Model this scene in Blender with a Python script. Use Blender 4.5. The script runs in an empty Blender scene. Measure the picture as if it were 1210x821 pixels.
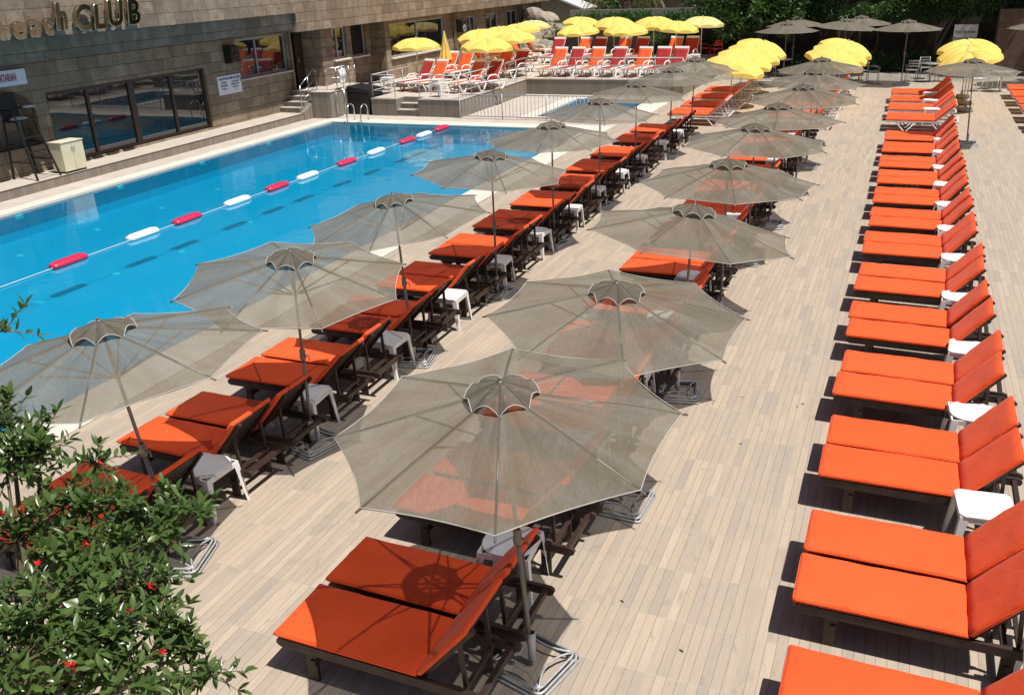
import bpy, bmesh, math, random
from mathutils import Vector, Matrix, Euler
from math import sin, cos, pi, radians, sqrt
random.seed(7)
sc = bpy.context.scene
COL = sc.collection
D = bpy.data
# ------------------------------------------------------------------ materials
MATS = {}
class NT:
    """small helper to write node graphs"""
    def __init__(s, m):
        s.t = m.node_tree; s.n = s.t.nodes; s.l = s.t.links
    def new(s, typ, **kw):
        nd = s.n.new(typ)
        for k, v in kw.items(): setattr(nd, k, v)
        return nd
    def set(s, nd, name, v):
        if hasattr(v, 'is_linked') or isinstance(v, bpy.types.NodeSocket): s.l.new(v, nd.inputs[name])
        else: nd.inputs[name].default_value = v
    def math(s, op, a, b=0.0, clamp=False):
        nd = s.new('ShaderNodeMath', operation=op, use_clamp=clamp)
        s.set(nd, 0, a); s.set(nd, 1, b)
        return nd.outputs[0]
    def mix(s, f, a, b, mode='MIX'):
        nd = s.new('ShaderNodeMix', data_type='RGBA', blend_type=mode)
        s.set(nd, 0, f); s.set(nd, 6, a if not isinstance(a, tuple) else rgba(a)); s.set(nd, 7, b if not isinstance(b, tuple) else rgba(b))
        return nd.outputs[2]
    def noise(s, vec=None, scale=5, detail=3, rough=.55, dist=0):
        nd = s.new('ShaderNodeTexNoise')
        nd.inputs['Scale'].default_value = scale; nd.inputs['Detail'].default_value = detail
        nd.inputs['Roughness'].default_value = rough; nd.inputs['Distortion'].default_value = dist
        if vec is not None: s.l.new(vec, nd.inputs['Vector'])
        return nd.outputs['Fac']
    def ramp(s, f, a, b):
        nd = s.new('ShaderNodeMapRange'); nd.clamp = True
        s.set(nd, 0, f); nd.inputs[1].default_value = a; nd.inputs[2].default_value = b
        return nd.outputs[0]
    def obj(s): return s.new('ShaderNodeTexCoord').outputs['Object']
    def world(s): return s.new('ShaderNodeNewGeometry').outputs['Position']
    def mapv(s, vec, sc_=(1, 1, 1), rot=(0, 0, 0), loc=(0, 0, 0)):
        nd = s.new('ShaderNodeMapping'); s.l.new(vec, nd.inputs[0])
        nd.inputs['Scale'].default_value = sc_; nd.inputs['Rotation'].default_value = rot; nd.inputs['Location'].default_value = loc
        return nd.outputs[0]
    def bump(s, h, strength=.3, dist=.01):
        nd = s.new('ShaderNodeBump'); s.l.new(h, nd.inputs['Height'])
        nd.inputs['Strength'].default_value = strength; nd.inputs['Distance'].default_value = dist
        return nd.outputs[0]
def rgba(c): return (c[0], c[1], c[2], 1)
def newmat(name):
    m = D.materials.new(name); m.use_nodes = True; MATS[name] = m
    nt = NT(m); p = nt.n['Principled BSDF']
    return m, nt, p
def simple(name, col, rough=.6, metal=0, var=.12, scale=6, spec=.5, bump=0, coord='obj', objvar=0):
    m, nt, p = newmat(name)
    co = nt.obj() if coord == 'obj' else nt.world()
    f = nt.noise(co, scale, 4)
    d = tuple(c * (1 - var) for c in col); l = tuple(min(1, c * (1 + var)) for c in col)
    c = nt.mix(nt.ramp(f, .3, .7), d, l)
    if objvar:
        oi = nt.new('ShaderNodeObjectInfo')
        k = nt.math('MULTIPLY_ADD', oi.outputs['Random'], objvar * 2); k.node.inputs[2].default_value = 1 - objvar
        hs = nt.new('ShaderNodeHueSaturation'); nt.l.new(c, hs.inputs['Color']); nt.l.new(k, hs.inputs['Value'])
        c = hs.outputs[0]
    nt.l.new(c, p.inputs['Base Color'])
    p.inputs['Roughness'].default_value = rough; p.inputs['Metallic'].default_value = metal
    p.inputs['Specular IOR Level'].default_value = spec
    if bump:
        nt.l.new(nt.bump(nt.noise(co, scale * 6, 3), bump, .004), p.inputs['Normal'])
    return m

def mat_deck():
    m, nt, p = newmat('deck_tiles')
    pos = nt.world(); sp = nt.new('ShaderNodeSeparateXYZ'); nt.l.new(pos, sp.inputs[0])
    x, y = sp.outputs[0], sp.outputs[1]
    u = nt.math('DIVIDE', x, .0775); v = nt.math('DIVIDE', y, .636)
    fu = nt.math('FLOOR', u); fv = nt.math('FLOOR', v)
    cb = nt.new('ShaderNodeCombineXYZ'); nt.l.new(fu, cb.inputs[0]); nt.l.new(fv, cb.inputs[1])
    wn = nt.new('ShaderNodeTexWhiteNoise', noise_dimensions='2D'); nt.l.new(cb.outputs[0], wn.inputs[0])
    cr = nt.new('ShaderNodeValToRGB'); nt.l.new(wn.outputs['Value'], cr.inputs[0])
    e = cr.color_ramp; e.elements[0].color = (.375, .322, .268, 1); e.elements[1].color = (.54, .440, .342, 1)
    for pos_, c in ((.22, (.445, .37, .292, 1)), (.45, (.495, .40, .303, 1)), (.62, (.43, .36, .29, 1)), (.8, (.51, .405, .302, 1))):
        q = e.elements.new(pos_); q.color = c
    c = cr.outputs[0]
    # grain: long streaks along y, shifted per plank
    sh = nt.new('ShaderNodeVectorMath', operation='ADD'); nt.l.new(pos, sh.inputs[0]); nt.l.new(wn.outputs['Color'], sh.inputs[1])
    g = nt.noise(nt.mapv(sh.outputs[0], (75, 2.2, 1)), 1, 5, .6, .4)
    c = nt.mix(nt.math('MULTIPLY', nt.ramp(g, .35, .72), .5), c, (.315, .26, .205))
    kn = nt.noise(nt.mapv(sh.outputs[0], (9, 3, 1)), 1.3, 3, .5, .8)
    c = nt.mix(nt.math('MULTIPLY', nt.ramp(kn, .60, .74), .5), c, (.25, .22, .195))
    # broad wear and dust
    w = nt.noise(pos, .55, 5, .6)
    c = nt.mix(nt.math('MULTIPLY', nt.ramp(w, .42, .7), .28), c, (.39, .335, .275))
    wx = nt.ramp(x, -2.2, .6)
    c = nt.mix(nt.math('MULTIPLY', wx, .22), c, (.38, .33, .275))
    st = nt.noise(pos, 2.7, 4, .7)
    c = nt.mix(nt.math('MULTIPLY', nt.ramp(st, .58, .74), .30), c, (.26, .225, .19))
    # seams
    ru = nt.math('FRACT', u); rv = nt.math('FRACT', v)
    seam = nt.math('ADD', nt.math('LESS_THAN', ru, .045), nt.math('GREATER_THAN', ru, .985), clamp=True)
    grout = nt.math('LESS_THAN', rv, .011)
    tu = nt.math('FRACT', nt.math('DIVIDE', x, .62)); tg = nt.math('LESS_THAN', tu, .008)
    c = nt.mix(nt.math('MULTIPLY', seam, .62), c, (.12, .10, .085))
    c = nt.mix(nt.math('MULTIPLY', nt.math('MAXIMUM', grout, tg), .7), c, (.46, .41, .35))
    nt.l.new(c, p.inputs['Base Color'])
    p.inputs['Roughness'].default_value = .62; p.inputs['Specular IOR Level'].default_value = .35
    h = nt.math('SUBTRACT', nt.math('MULTIPLY', g, .25), nt.math('MAXIMUM', seam, grout))
    nt.l.new(nt.bump(h, .35, .003), p.inputs['Normal'])
    return m
def mat_brick():
    m, nt, p = newmat('stone_blocks')
    pos = nt.world(); sp = nt.new('ShaderNodeSeparateXYZ'); nt.l.new(pos, sp.inputs[0])
    xy = nt.math('ADD', sp.outputs[0], sp.outputs[1])
    cb = nt.new('ShaderNodeCombineXYZ'); nt.l.new(xy, cb.inputs[0]); nt.l.new(sp.outputs[2], cb.inputs[1])
    wob = nt.new('ShaderNodeTexNoise'); wob.inputs['Scale'].default_value = 2.2; nt.l.new(pos, wob.inputs['Vector'])
    av = nt.new('ShaderNodeVectorMath', operation='MULTIPLY_ADD'); nt.l.new(wob.outputs['Color'], av.inputs[0]); av.inputs[1].default_value = (.05, .03, 0); nt.l.new(cb.outputs[0], av.inputs[2])
    br = nt.new('ShaderNodeTexBrick'); nt.l.new(av.outputs[0], br.inputs['Vector'])
    br.offset = .5; br.squash = .75; br.squash_frequency = 3
    br.inputs['Scale'].default_value = 1; br.inputs['Brick Width'].default_value = .72; br.inputs['Row Height'].default_value = .335
    br.inputs['Mortar Size'].default_value = .008; br.inputs['Mortar Smooth'].default_value = .4; br.inputs['Bias'].default_value = 0
    br.inputs['Color1'].default_value = (.41, .32, .225, 1); br.inputs['Color2'].default_value = (.235, .175, .125, 1); br.inputs['Mortar'].default_value = (.12, .095, .075, 1)
    c = br.outputs['Color']
    n1 = nt.noise(pos, 3.2, 6, .65)
    c = nt.mix(nt.math('MULTIPLY', nt.ramp(n1, .38, .62), .6), c, (.17, .13, .095))
    n2 = nt.noise(nt.mapv(pos, (1, 1, .35)), 1.0, 5, .7)
    c = nt.mix(nt.math('MULTIPLY', nt.ramp(n2, .48, .72), .5), c, (.45, .37, .28))
    n3 = nt.noise(pos, 38, 3, .6)
    c = nt.mix(nt.math('MULTIPLY', nt.ramp(n3, .5, .8), .35), c, (.16, .125, .10))
    nt.l.new(c, p.inputs['Base Color']); p.inputs['Roughness'].default_value = .9; p.inputs['Specular IOR Level'].default_value = .2
    h = nt.math('ADD', nt.math('MULTIPLY', br.outputs['Fac'], -1.4), nt.math('ADD', nt.math('MULTIPLY', n1, .9), nt.math('MULTIPLY', n3, .5)))
    nt.l.new(nt.bump(h, 1.0, .05), p.inputs['Normal'])
    return m
def mat_striped(name, a, b, width=.11, axis='xy'):
    """vertical wood-look tiles on riser faces"""
    m, nt, p = newmat(name)
    pos = nt.world(); sp = nt.new('ShaderNodeSeparateXYZ'); nt.l.new(pos, sp.inputs[0])
    s = nt.math('ADD', sp.outputs[0], sp.outputs[1]) if axis == 'xy' else sp.outputs[2]
    u = nt.math('DIVIDE', s, width)
    cb = nt.new('ShaderNodeCombineXYZ'); nt.l.new(nt.math('FLOOR', u), cb.inputs[0])
    wn = nt.new('ShaderNodeTexWhiteNoise', noise_dimensions='2D'); nt.l.new(cb.outputs[0], wn.inputs[0])
    c = nt.mix(wn.outputs['Value'], a, b)
    g = nt.noise(nt.mapv(pos, (30, 30, 1.5) if axis == 'xy' else (1.5, 1.5, 30)), 1, 4)
    c = nt.mix(nt.math('MULTIPLY', nt.ramp(g, .4, .7), .3), c, tuple(q * .6 for q in a))
    c = nt.mix(nt.math('MULTIPLY', nt.math('LESS_THAN', nt.math('FRACT', u), .05), .5), c, tuple(q * .45 for q in a))
    nt.l.new(c, p.inputs['Base Color']); p.inputs['Roughness'].default_value = .65
    return m
def mat_canopy(name, col, trans, tl=.28, seed=0.0):
    m, nt, p = newmat(name)
    co = nt.obj()
    oi = nt.new('ShaderNodeObjectInfo')
    ofs = nt.new('ShaderNodeVectorMath', operation='MULTIPLY_ADD'); cb = nt.new('ShaderNodeCombineXYZ')
    for i in range(3): nt.l.new(oi.outputs['Random'], cb.inputs[i])
    nt.l.new(cb.outputs[0], ofs.inputs[0]); ofs.inputs[1].default_value = (17, 31, 7); nt.l.new(co, ofs.inputs[2])
    n = nt.noise(ofs.outputs[0], 1.3, 5, .6, .6)
    c = nt.mix(nt.ramp(n, .3, .7), tuple(q * .86 for q in col), tuple(q * 1.12 for q in col))
    n2 = nt.noise(nt.mapv(ofs.outputs[0], (1.2, 4, 1), (0, 0, .6)), 1.6, 5, .65, 1.2)
    c = nt.mix(nt.math('MULTIPLY', nt.ramp(n2, .52, .74), .5), c, (col[0] * 1.12, col[1] * .98, col[2] * .80))
    n4 = nt.noise(nt.mapv(ofs.outputs[0], (7, 2, 1), (0, 0, -.5)), 2.2, 4, .7, .7)
    c = nt.mix(nt.math('MULTIPLY', nt.ramp(n4, .58, .72), .22), c, tuple(min(1, q * 1.45) for q in col))
    sp = nt.new('ShaderNodeSeparateXYZ'); nt.l.new(co, sp.inputs[0])
    an = nt.math('ARCTAN2', sp.outputs[1], sp.outputs[0]); rad = nt.math('SQRT', nt.math('ADD', nt.math('MULTIPLY', sp.outputs[0], sp.outputs[0]), nt.math('MULTIPLY', sp.outputs[1], sp.outputs[1])))
    cs = nt.new('ShaderNodeCombineXYZ'); nt.l.new(nt.math('MULTIPLY', an, 3.4), cs.inputs[0]); nt.l.new(nt.math('MULTIPLY', rad, .9), cs.inputs[1]); nt.l.new(nt.math('MULTIPLY', oi.outputs['Random'], 40), cs.inputs[2])
    n5 = nt.noise(cs.outputs[0], 1.0, 4, .6, .3)
    if col[0] < .5:
        c = nt.mix(nt.math('MULTIPLY', nt.ramp(n5, .45, .68), .65), c, (col[0] * .70, col[1] * .62, col[2] * .50))
        c = nt.mix(nt.math('MULTIPLY', nt.ramp(n5, .5, .3), .55), c, (col[0] * 1.25, col[1] * 1.28, col[2] * 1.32))
        n6 = nt.noise(nt.mapv(ofs.outputs[0], (70, 22, 9)), 1.0, 3, .7)
        c = nt.mix(nt.math('MULTIPLY', nt.ramp(n6, .42, .68), .38), c, (col[0] * .62, col[1] * .6, col[2] * .56))
        fr = nt.math('ABSOLUTE', nt.math('SUBTRACT', nt.math('FRACT', nt.math('ADD', nt.math('DIVIDE', an, pi / 4), .5)), .5))
        seam = nt.math('LESS_THAN', nt.math('MULTIPLY', fr, rad), .011)
        c = nt.mix(nt.math('MULTIPLY', seam, .55), c, (col[0] * .45, col[1] * .43, col[2] * .4))
    # bird droppings / pale spots
    n3 = nt.noise(ofs.outputs[0], 16, 2, .5)
    c = nt.mix(nt.math('MULTIPLY', nt.ramp(n3, .79, .82), .6), c, (.6, .58, .52))
    df = nt.new('ShaderNodeBsdfDiffuse'); nt.l.new(c, df.inputs[0])
    tr = nt.new('ShaderNodeBsdfTranslucent'); nt.l.new(c, tr.inputs[0])
    mx = nt.new('ShaderNodeMixShader'); mx.inputs[0].default_value = tl; nt.l.new(df.outputs[0], mx.inputs[1]); nt.l.new(tr.outputs[0], mx.inputs[2])
    tp = nt.new('ShaderNodeBsdfTransparent')
    mx2 = nt.new('ShaderNodeMixShader')
    # woven mesh: the open share of the weave varies a little over the cloth
    tv = nt.math('MULTIPLY_ADD', nt.noise(ofs.outputs[0], 2.4, 4, .6), trans * .7); tv.node.inputs[2].default_value = trans * .65
    nt.l.new(tv, mx2.inputs[0])
    nt.l.new(mx.outputs[0], mx2.inputs[1]); nt.l.new(tp.outputs[0], mx2.inputs[2])
    out = nt.n['Material Output']; nt.l.new(mx2.outputs[0], out.inputs[0]); nt.n.remove(p)
    return m
def mat_water():
    m, nt, p = newmat('pool_water')
    pos = nt.world()
    h = nt.math('ADD', nt.noise(nt.mapv(pos, (1, 1, 1)), 1.1, 4, .55, .5), nt.math('MULTIPLY', nt.noise(pos, 7, 2), .12))
    b = nt.bump(h, .16, .06)
    fr = nt.new('ShaderNodeFresnel'); fr.inputs[0].default_value = 1.36; nt.l.new(b, fr.inputs['Normal'])
    tp = nt.new('ShaderNodeBsdfTransparent'); tp.inputs[0].default_value = (.14, .86, .97, 1)
    gl = nt.new('ShaderNodeBsdfGlossy'); gl.inputs['Roughness'].default_value = .03; nt.l.new(b, gl.inputs['Normal'])
    mx = nt.new('ShaderNodeMixShader'); nt.l.new(fr.outputs[0], mx.inputs[0]); df = nt.new('ShaderNodeBsdfDiffuse'); df.inputs[0].default_value = (.015, .42, .66, 1); md_ = nt.new('ShaderNodeMixShader'); md_.inputs[0].default_value = .22; nt.l.new(tp.outputs[0], md_.inputs[1]); nt.l.new(df.outputs[0], md_.inputs[2]); nt.l.new(md_.outputs[0], mx.inputs[1]); nt.l.new(gl.outputs[0], mx.inputs[2])
    nt.l.new(mx.outputs[0], nt.n['Material Output'].inputs[0]); nt.n.remove(p)
    return m
def mat_pooltile(name, a, b, size=.06):
    m, nt, p = newmat(name)
    pos = nt.world(); sp = nt.new('ShaderNodeSeparateXYZ'); nt.l.new(pos, sp.inputs[0])
    x = nt.math('ADD', sp.outputs[0], nt.math('MULTIPLY', sp.outputs[2], 1.0))
    y = nt.math('ADD', sp.outputs[1], nt.math('MULTIPLY', sp.outputs[2], 1.0))
    cb = nt.new('ShaderNodeCombineXYZ')
    nt.l.new(nt.math('FLOOR', nt.math('DIVIDE', x, size)), cb.inputs[0]); nt.l.new(nt.math('FLOOR', nt.math('DIVIDE', y, size)), cb.inputs[1])
    wn = nt.new('ShaderNodeTexWhiteNoise', noise_dimensions='2D'); nt.l.new(cb.outputs[0], wn.inputs[0])
    c = nt.mix(nt.math('MULTIPLY', wn.outputs['Value'], .5), a, b)
    n = nt.noise(pos, .5, 5, .6, .8)
    c = nt.mix(nt.math('MULTIPLY', nt.ramp(n, .35, .7), .6), c, b)
    nt.l.new(c, p.inputs['Base Color']); p.inputs['Roughness'].default_value = .35
    return m
def mat_leaf(name, a, b, rough=.4, tr=.25):
    m, nt, p = newmat(name)
    g = nt.new('ShaderNodeNewGeometry')
    co = nt.obj(); n = nt.noise(co, 2.5, 3)
    r = nt.math('MULTIPLY_ADD', g.outputs['Random Per Island'], .7); nt.l.new(nt.math('MULTIPLY', nt.ramp(n, .35, .65), .3), r.node.inputs[2])
    c = nt.mix(r, a, b)
    nt.l.new(c, p.inputs['Base Color']); p.inputs['Roughness'].default_value = rough
    t = nt.new('ShaderNodeBsdfTranslucent'); nt.l.new(nt.mix(.5, c, (b[0] * 1.6, b[1] * 1.9, b[2])), t.inputs[0])
    mx = nt.new('ShaderNodeMixShader'); mx.inputs[0].default_value = tr
    nt.l.new(p.outputs[0], mx.inputs[1]); nt.l.new(t.outputs[0], mx.inputs[2]); nt.l.new(mx.outputs[0], nt.n['Material Output'].inputs[0])
    return m
def mat_fabric(name, col, rough=.75, tr=0):
    m, nt, p = newmat(name)
    co = nt.obj(); oi = nt.new('ShaderNodeObjectInfo')
    n = nt.noise(co, 2.2, 5, .6)
    c = nt.mix(nt.ramp(n, .35, .65), tuple(q * .93 for q in col), tuple(min(1, q * 1.05) for q in col))
    fa = nt.math('MULTIPLY', oi.outputs['Random'], .30)
    c = nt.mix(fa, c, (min(1, col[0] * 1.03), col[1] * 1.35 + .015, col[2] * 1.5 + .012))
    st = nt.noise(co, 5.5, 4, .7)
    c = nt.mix(nt.math('MULTIPLY', nt.ramp(st, .6, .75), .16), c, tuple(q * .7 for q in col))
    nt.l.new(c, p.inputs['Base Color']); p.inputs['Roughness'].default_value = rough; p.inputs['Specular IOR Level'].default_value = .25
    p.inputs['Sheen Weight'].default_value = .08
    wr = nt.noise(nt.mapv(co, (3, 7, 3)), 1.2, 4, .55, .8)
    nt.l.new(nt.bump(wr, .5, .025), p.inputs['Normal'])
    return m
def mat_glass():
    m, nt, p = newmat('window_glass')
    p.inputs['Base Color'].default_value = (.012, .016, .02, 1); p.inputs['Roughness'].default_value = .02
    p.inputs['IOR'].default_value = 1.9
    nt.l.new(nt.bump(nt.noise(nt.world(), .8, 2), .03, .05), p.inputs['Normal'])
    return m
mat_deck(); mat_brick(); mat_water(); mat_glass()
mat_striped('riser_tiles', (.21, .185, .155), (.29, .25, .20))
mat_striped('terrace_front', (.20, .175, .145), (.25, .22, .18))
mat_pooltile('pool_light_tiles', (.015, .43, .645), (.03, .48, .70))
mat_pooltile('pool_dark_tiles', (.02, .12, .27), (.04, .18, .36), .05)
mat_canopy('mesh_canopy', (.205, .184, .148), .165, .07)
mat_canopy('mesh_cap', (.165, .15, .12), .10, .16)
mat_canopy('yellow_canopy', (.92, .74, .20), .0, .3)
mat_canopy('yellow_faded', (.90, .78, .34), .0, .3)
mat_fabric('cushion_orange', (.86, .092, .017))
mat_fabric('sling_orange', (.82, .12, .022))
mat_fabric('sling_red', (.40, .028, .025))
mat_leaf('pomegranate_leaf', (.020, .055, .013), (.125, .19, .05), .28, .22)
mat_leaf('tree_leaf', (.018, .05, .012), (.085, .165, .04), .45, .2)
mat_leaf('hedge_leaf', (.02, .06, .015), (.07, .15, .035), .5, .2)
mat_leaf('palm_leaf', (.06, .07, .02), (.2, .18, .06), .5, .2)
simple('dark_wood', (.040, .021, .015), .55, var=.35, scale=9, bump=.2)
simple('white_plastic', (.80, .79, .77), .35, var=.03, scale=3)
simple('white_metal', (.66, .66, .65), .4, var=.05)
simple('steel', (.55, .55, .55), .28, metal=1, var=.1)
simple('galvanised', (.46, .47, .48), .5, metal=.35, var=.2, scale=14)
simple('taupe_pole', (.19, .17, .145), .45, metal=.15, var=.12)
simple('piping', (.42, .395, .35), .8, var=.08)
simple('coping_stone', (.66, .61, .53), .7, var=.08, scale=1.7, bump=.1, coord='world')
simple('walkway_stone', (.50, .44, .38), .75, var=.1, scale=2, bump=.15, coord='world')
simple('concrete', (.36, .33, .28), .9, var=.15, scale=5, bump=.3)
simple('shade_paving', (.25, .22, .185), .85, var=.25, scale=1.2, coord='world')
simple('earth', (.16, .13, .10), .95, var=.25, scale=.8, coord='world')
simple('black_paint', (.012, .011, .011), .5, var=.2)
simple('black_plastic', (.010, .010, .011), .45, var=.2)
simple('brown_frame', (.045, .028, .02), .5, var=.2)
simple('white_frame', (.42, .43, .44), .4, var=.08)
simple('grey_frame', (.30, .31, .32), .4, var=.08)
simple('dark_interior', (.015, .013, .012), .9, var=.3)
simple('sill_marble', (.72, .69, .64), .5, var=.05)
simple('cream_paint', (.66, .60, .42), .55, var=.08, scale=3, bump=.05)
simple('sign_white', (.74, .74, .78), .5, var=.03)
simple('sign_red', (.35, .02, .05), .5, var=.05)
simple('sign_blue', (.05, .06, .28), .5, var=.1)
simple('sign_grey', (.42, .42, .42), .5, var=.08)
simple('sign_dark', (.06, .06, .07), .5, var=.1)
simple('chrome_gold', (.50, .42, .30), .08, metal=1, var=.15, scale=8)
simple('float_red', (.62, .03, .09), .35, var=.06)
simple('float_white', (.80, .80, .80), .35, var=.03)
simple('rope', (.55, .62, .66), .7)
simple('bark', (.10, .07, .05), .9, var=.3, scale=8, bump=.5)
simple('twig', (.13, .10, .055), .8, var=.3)
simple('flower_red', (.50, .02, .012), .55, var=.2, scale=30)
simple('rock', (.33, .28, .22), .9, var=.3, scale=3, bump=.6)
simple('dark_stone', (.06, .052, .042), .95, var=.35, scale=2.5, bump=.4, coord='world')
simple('beige_wall', (.50, .45, .30), .85, var=.06)
simple('red_plastic', (.55, .04, .03), .4, var=.05)
simple('chair_metal', (.33, .33, .32), .4, metal=.3, var=.1)
simple('brown_brick', (.13, .085, .06), .9, var=.3, scale=4, bump=.4, coord='world')

# ------------------------------------------------------------------ mesh helpers
class MB:
    def __init__(s): s.v = []; s.f = []; s.sm = []
    def add(s, vs, fs, smooth=False):
        o = len(s.v); s.v += [tuple(v) for v in vs]; s.f += [tuple(i + o for i in f) for f in fs]; s.sm += [smooth] * len(fs); return s
    def box(s, c, d, M=None):
        hx, hy, hz = d[0] / 2, d[1] / 2, d[2] / 2
        vs = [Vector((c[0] + a * hx, c[1] + b * hy, c[2] + e * hz)) for a in (-1, 1) for b in (-1, 1) for e in (-1, 1)]
        if M is not None: vs = [M @ v for v in vs]
        return s.add(vs, [(0, 1, 3, 2), (4, 6, 7, 5), (0, 4, 5, 1), (2, 3, 7, 6), (0, 2, 6, 4), (1, 5, 7, 3)])
    def bb(s, x0, x1, y0, y1, z0, z1): return s.box(((x0 + x1) / 2, (y0 + y1) / 2, (z0 + z1) / 2), (x1 - x0, y1 - y0, z1 - z0))
    def beam(s, a, b, w, h):
        """rectangular bar from a to b, w sideways, h in the up direction"""
        a = Vector(a); b = Vector(b); d = (b - a); L = d.length; d.normalize()
        up = Vector((0, 0, 1)) if abs(d.z) < .95 else Vector((1, 0, 0))
        sd = d.cross(up).normalized(); u2 = sd.cross(d).normalized()
        vs = [p + sd * (i * w / 2) + u2 * (j * h / 2) for p in (a, b) for i in (-1, 1) for j in (-1, 1)]
        return s.add(vs, [(0, 1, 3, 2), (4, 6, 7, 5), (0, 4, 5, 1), (2, 3, 7, 6), (0, 2, 6, 4), (1, 5, 7, 3)])
    def tube(s, pts, r, n=8, closed=False, caps=True):
        pts = [Vector(p) for p in pts]; N = len(pts)
        rr = r if isinstance(r, (list, tuple)) else [r] * N
        vs = []; prev = None
        for i, p in enumerate(pts):
            if closed: d = pts[(i + 1) % N] - pts[i - 1]
            else: d = pts[min(i + 1, N - 1)] - pts[max(i - 1, 0)]
            if d.length < 1e-9: d = Vector((0, 0, 1))
            d.normalize()
            if prev is None:
                ref = Vector((0, 0, 1)) if abs(d.z) < .9 else Vector((1, 0, 0)); a = d.cross(ref).normalized()
            else:
                a = prev - d * prev.dot(d)
                a = a.normalized() if a.length > 1e-6 else d.orthogonal().normalized()
            prev = a; b = d.cross(a)
            for k in range(n):
                t = 2 * pi * k / n; vs.append(p + (a * cos(t) + b * sin(t)) * rr[i])
        fs = []
        for i in range(N if closed else N - 1):
            j = (i + 1) % N
            for k in range(n):
                l = (k + 1) % n; fs.append((i * n + k, i * n + l, j * n + l, j * n + k))
        s.add(vs, fs, True)
        if caps and not closed:
            o = len(s.v) - len(vs)
            s.f.append(tuple(o + k for k in range(n))[::-1]); s.f.append(tuple(o + (N - 1) * n + k for k in range(n))); s.sm += [False, False]
        return s
    def lathe(s, prof, c=(0, 0, 0), n=20, M=None):
        vs = []
        for r, z in prof:
            for k in range(n):
                v = Vector((c[0] + r * cos(2 * pi * k / n), c[1] + r * sin(2 * pi * k / n), c[2] + z)); vs.append(M @ v if M else v)
        fs = []
        for i in range(len(prof) - 1):
            for k in range(n):
                l = (k + 1) % n; fs.append((i * n + k, i * n + l, (i + 1) * n + l, (i + 1) * n + k))
        return s.add(vs, fs, True)
    def quad(s, a, b, c, d): return s.add([a, b, c, d], [(0, 1, 2, 3)])
    def prism(s, poly, axis, a, b):
        """polygon (2-d points) extruded along axis from a to b"""
        def P(q, t):
            return {'x': (t, q[0], q[1]), 'y': (q[0], t, q[1]), 'z': (q[0], q[1], t)}[axis]
        n = len(poly); vs = [P(q, a) for q in poly] + [P(q, b) for q in poly]
        fs = [tuple(range(n))[::-1], tuple(range(n, 2 * n))] + [(i, (i + 1) % n, n + (i + 1) % n, n + i) for i in range(n)]
        return s.add(vs, fs)
    def mesh(s, name):
        me = D.meshes.new(name); me.from_pydata(s.v, [], s.f)
        for p, k in zip(me.polygons, s.sm): p.use_smooth = k
        me.update()
        bm = bmesh.new(); bm.from_mesh(me); bmesh.ops.recalc_face_normals(bm, faces=bm.faces); bm.to_mesh(me); bm.free()
        return me
    def build(s, name, mat, parent=None, bevel=0, seg=2):
        me = s.mesh(name)
        if bevel:
            bm = bmesh.new(); bm.from_mesh(me); bmesh.ops.remove_doubles(bm, verts=bm.verts, dist=1e-5)
            bmesh.ops.bevel(bm, geom=bm.edges[:], offset=bevel, segments=seg, profile=.5, affect='EDGES', clamp_overlap=True)
            bm.to_mesh(me); bm.free()
        me.materials.append(MATS[mat]); o = D.objects.new(name, me); COL.objects.link(o)
        if parent: o.parent = parent
        return o
def tag(o, label=None, cat=None, group=None, kind=None):
    if label: o['label'] = label
    if cat: o['category'] = cat
    if group: o['group'] = group
    if kind: o['kind'] = kind
    return o
def empty(name, loc=(0, 0, 0), rz=0, label=None, cat=None, group=None):
    o = D.objects.new(name, None); o.empty_display_size = .2; COL.objects.link(o); o.location = loc; o.rotation_euler = (0, 0, rz)
    return tag(o, label, cat, group)
def kids(o): return [c for c in D.objects if c.parent == o]
CH = {}
def register(root):
    """remember the tree of a prototype so that copying stays quick"""
    def rec(o): return [(c, rec(c)) for c in kids(o)]
    CH[root.name] = rec(root)
    return root
def dup(root, loc, rz=0, label=None, group=None):
    r = root.copy(); COL.objects.link(r); r.location = loc; r.rotation_euler = (0, 0, rz)
    def rec(tree, par):
        for c, sub in tree:
            k = c.copy(); COL.objects.link(k); k.parent = par; rec(sub, k)
    rec(CH[root.name], r)
    if label: r['label'] = label
    if group: r['group'] = group
    return r
_used = set()
def place(root, loc, rz=0, label=None, group=None):
    if root.name not in _used:
        _used.add(root.name); root.location = loc; root.rotation_euler = (0, 0, rz)
        if label: root['label'] = label
        if group: root['group'] = group
        return root
    return dup(root, loc, rz, label, group)
ORD = ['first', 'second', 'third', 'fourth', 'fifth', 'sixth', 'seventh', 'eighth', 'ninth', 'tenth', 'eleventh', 'twelfth', 'thirteenth', 'fourteenth', 'fifteenth']
def text_mesh(txt, size, extrude=.004, shear=0, sx=1, spacing=1.0, bevel=0, offset=0):
    cu = D.curves.new('t', 'FONT'); cu.body = txt; cu.size = size; cu.extrude = extrude; cu.shear = shear; cu.space_character = spacing; cu.bevel_depth = bevel; cu.offset = offset
    cu.align_x = 'CENTER'; cu.align_y = 'CENTER'; cu.resolution_u = 4
    o = D.objects.new('t', cu); COL.objects.link(o)
    bpy.context.view_layer.update()
    me = D.meshes.new_from_object(o.evaluated_get(bpy.context.evaluated_depsgraph_get()))
    D.objects.remove(o); D.curves.remove(cu)
    if sx != 1: me.transform(Matrix.Diagonal((sx, 1, 1, 1)))
    return me
FACE_X = Matrix(((0, 0, 1, 0), (1, 0, 0, 0), (0, 1, 0, 0), (0, 0, 0, 1)))    # local x -> +y, y -> +z, z -> +x
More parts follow.
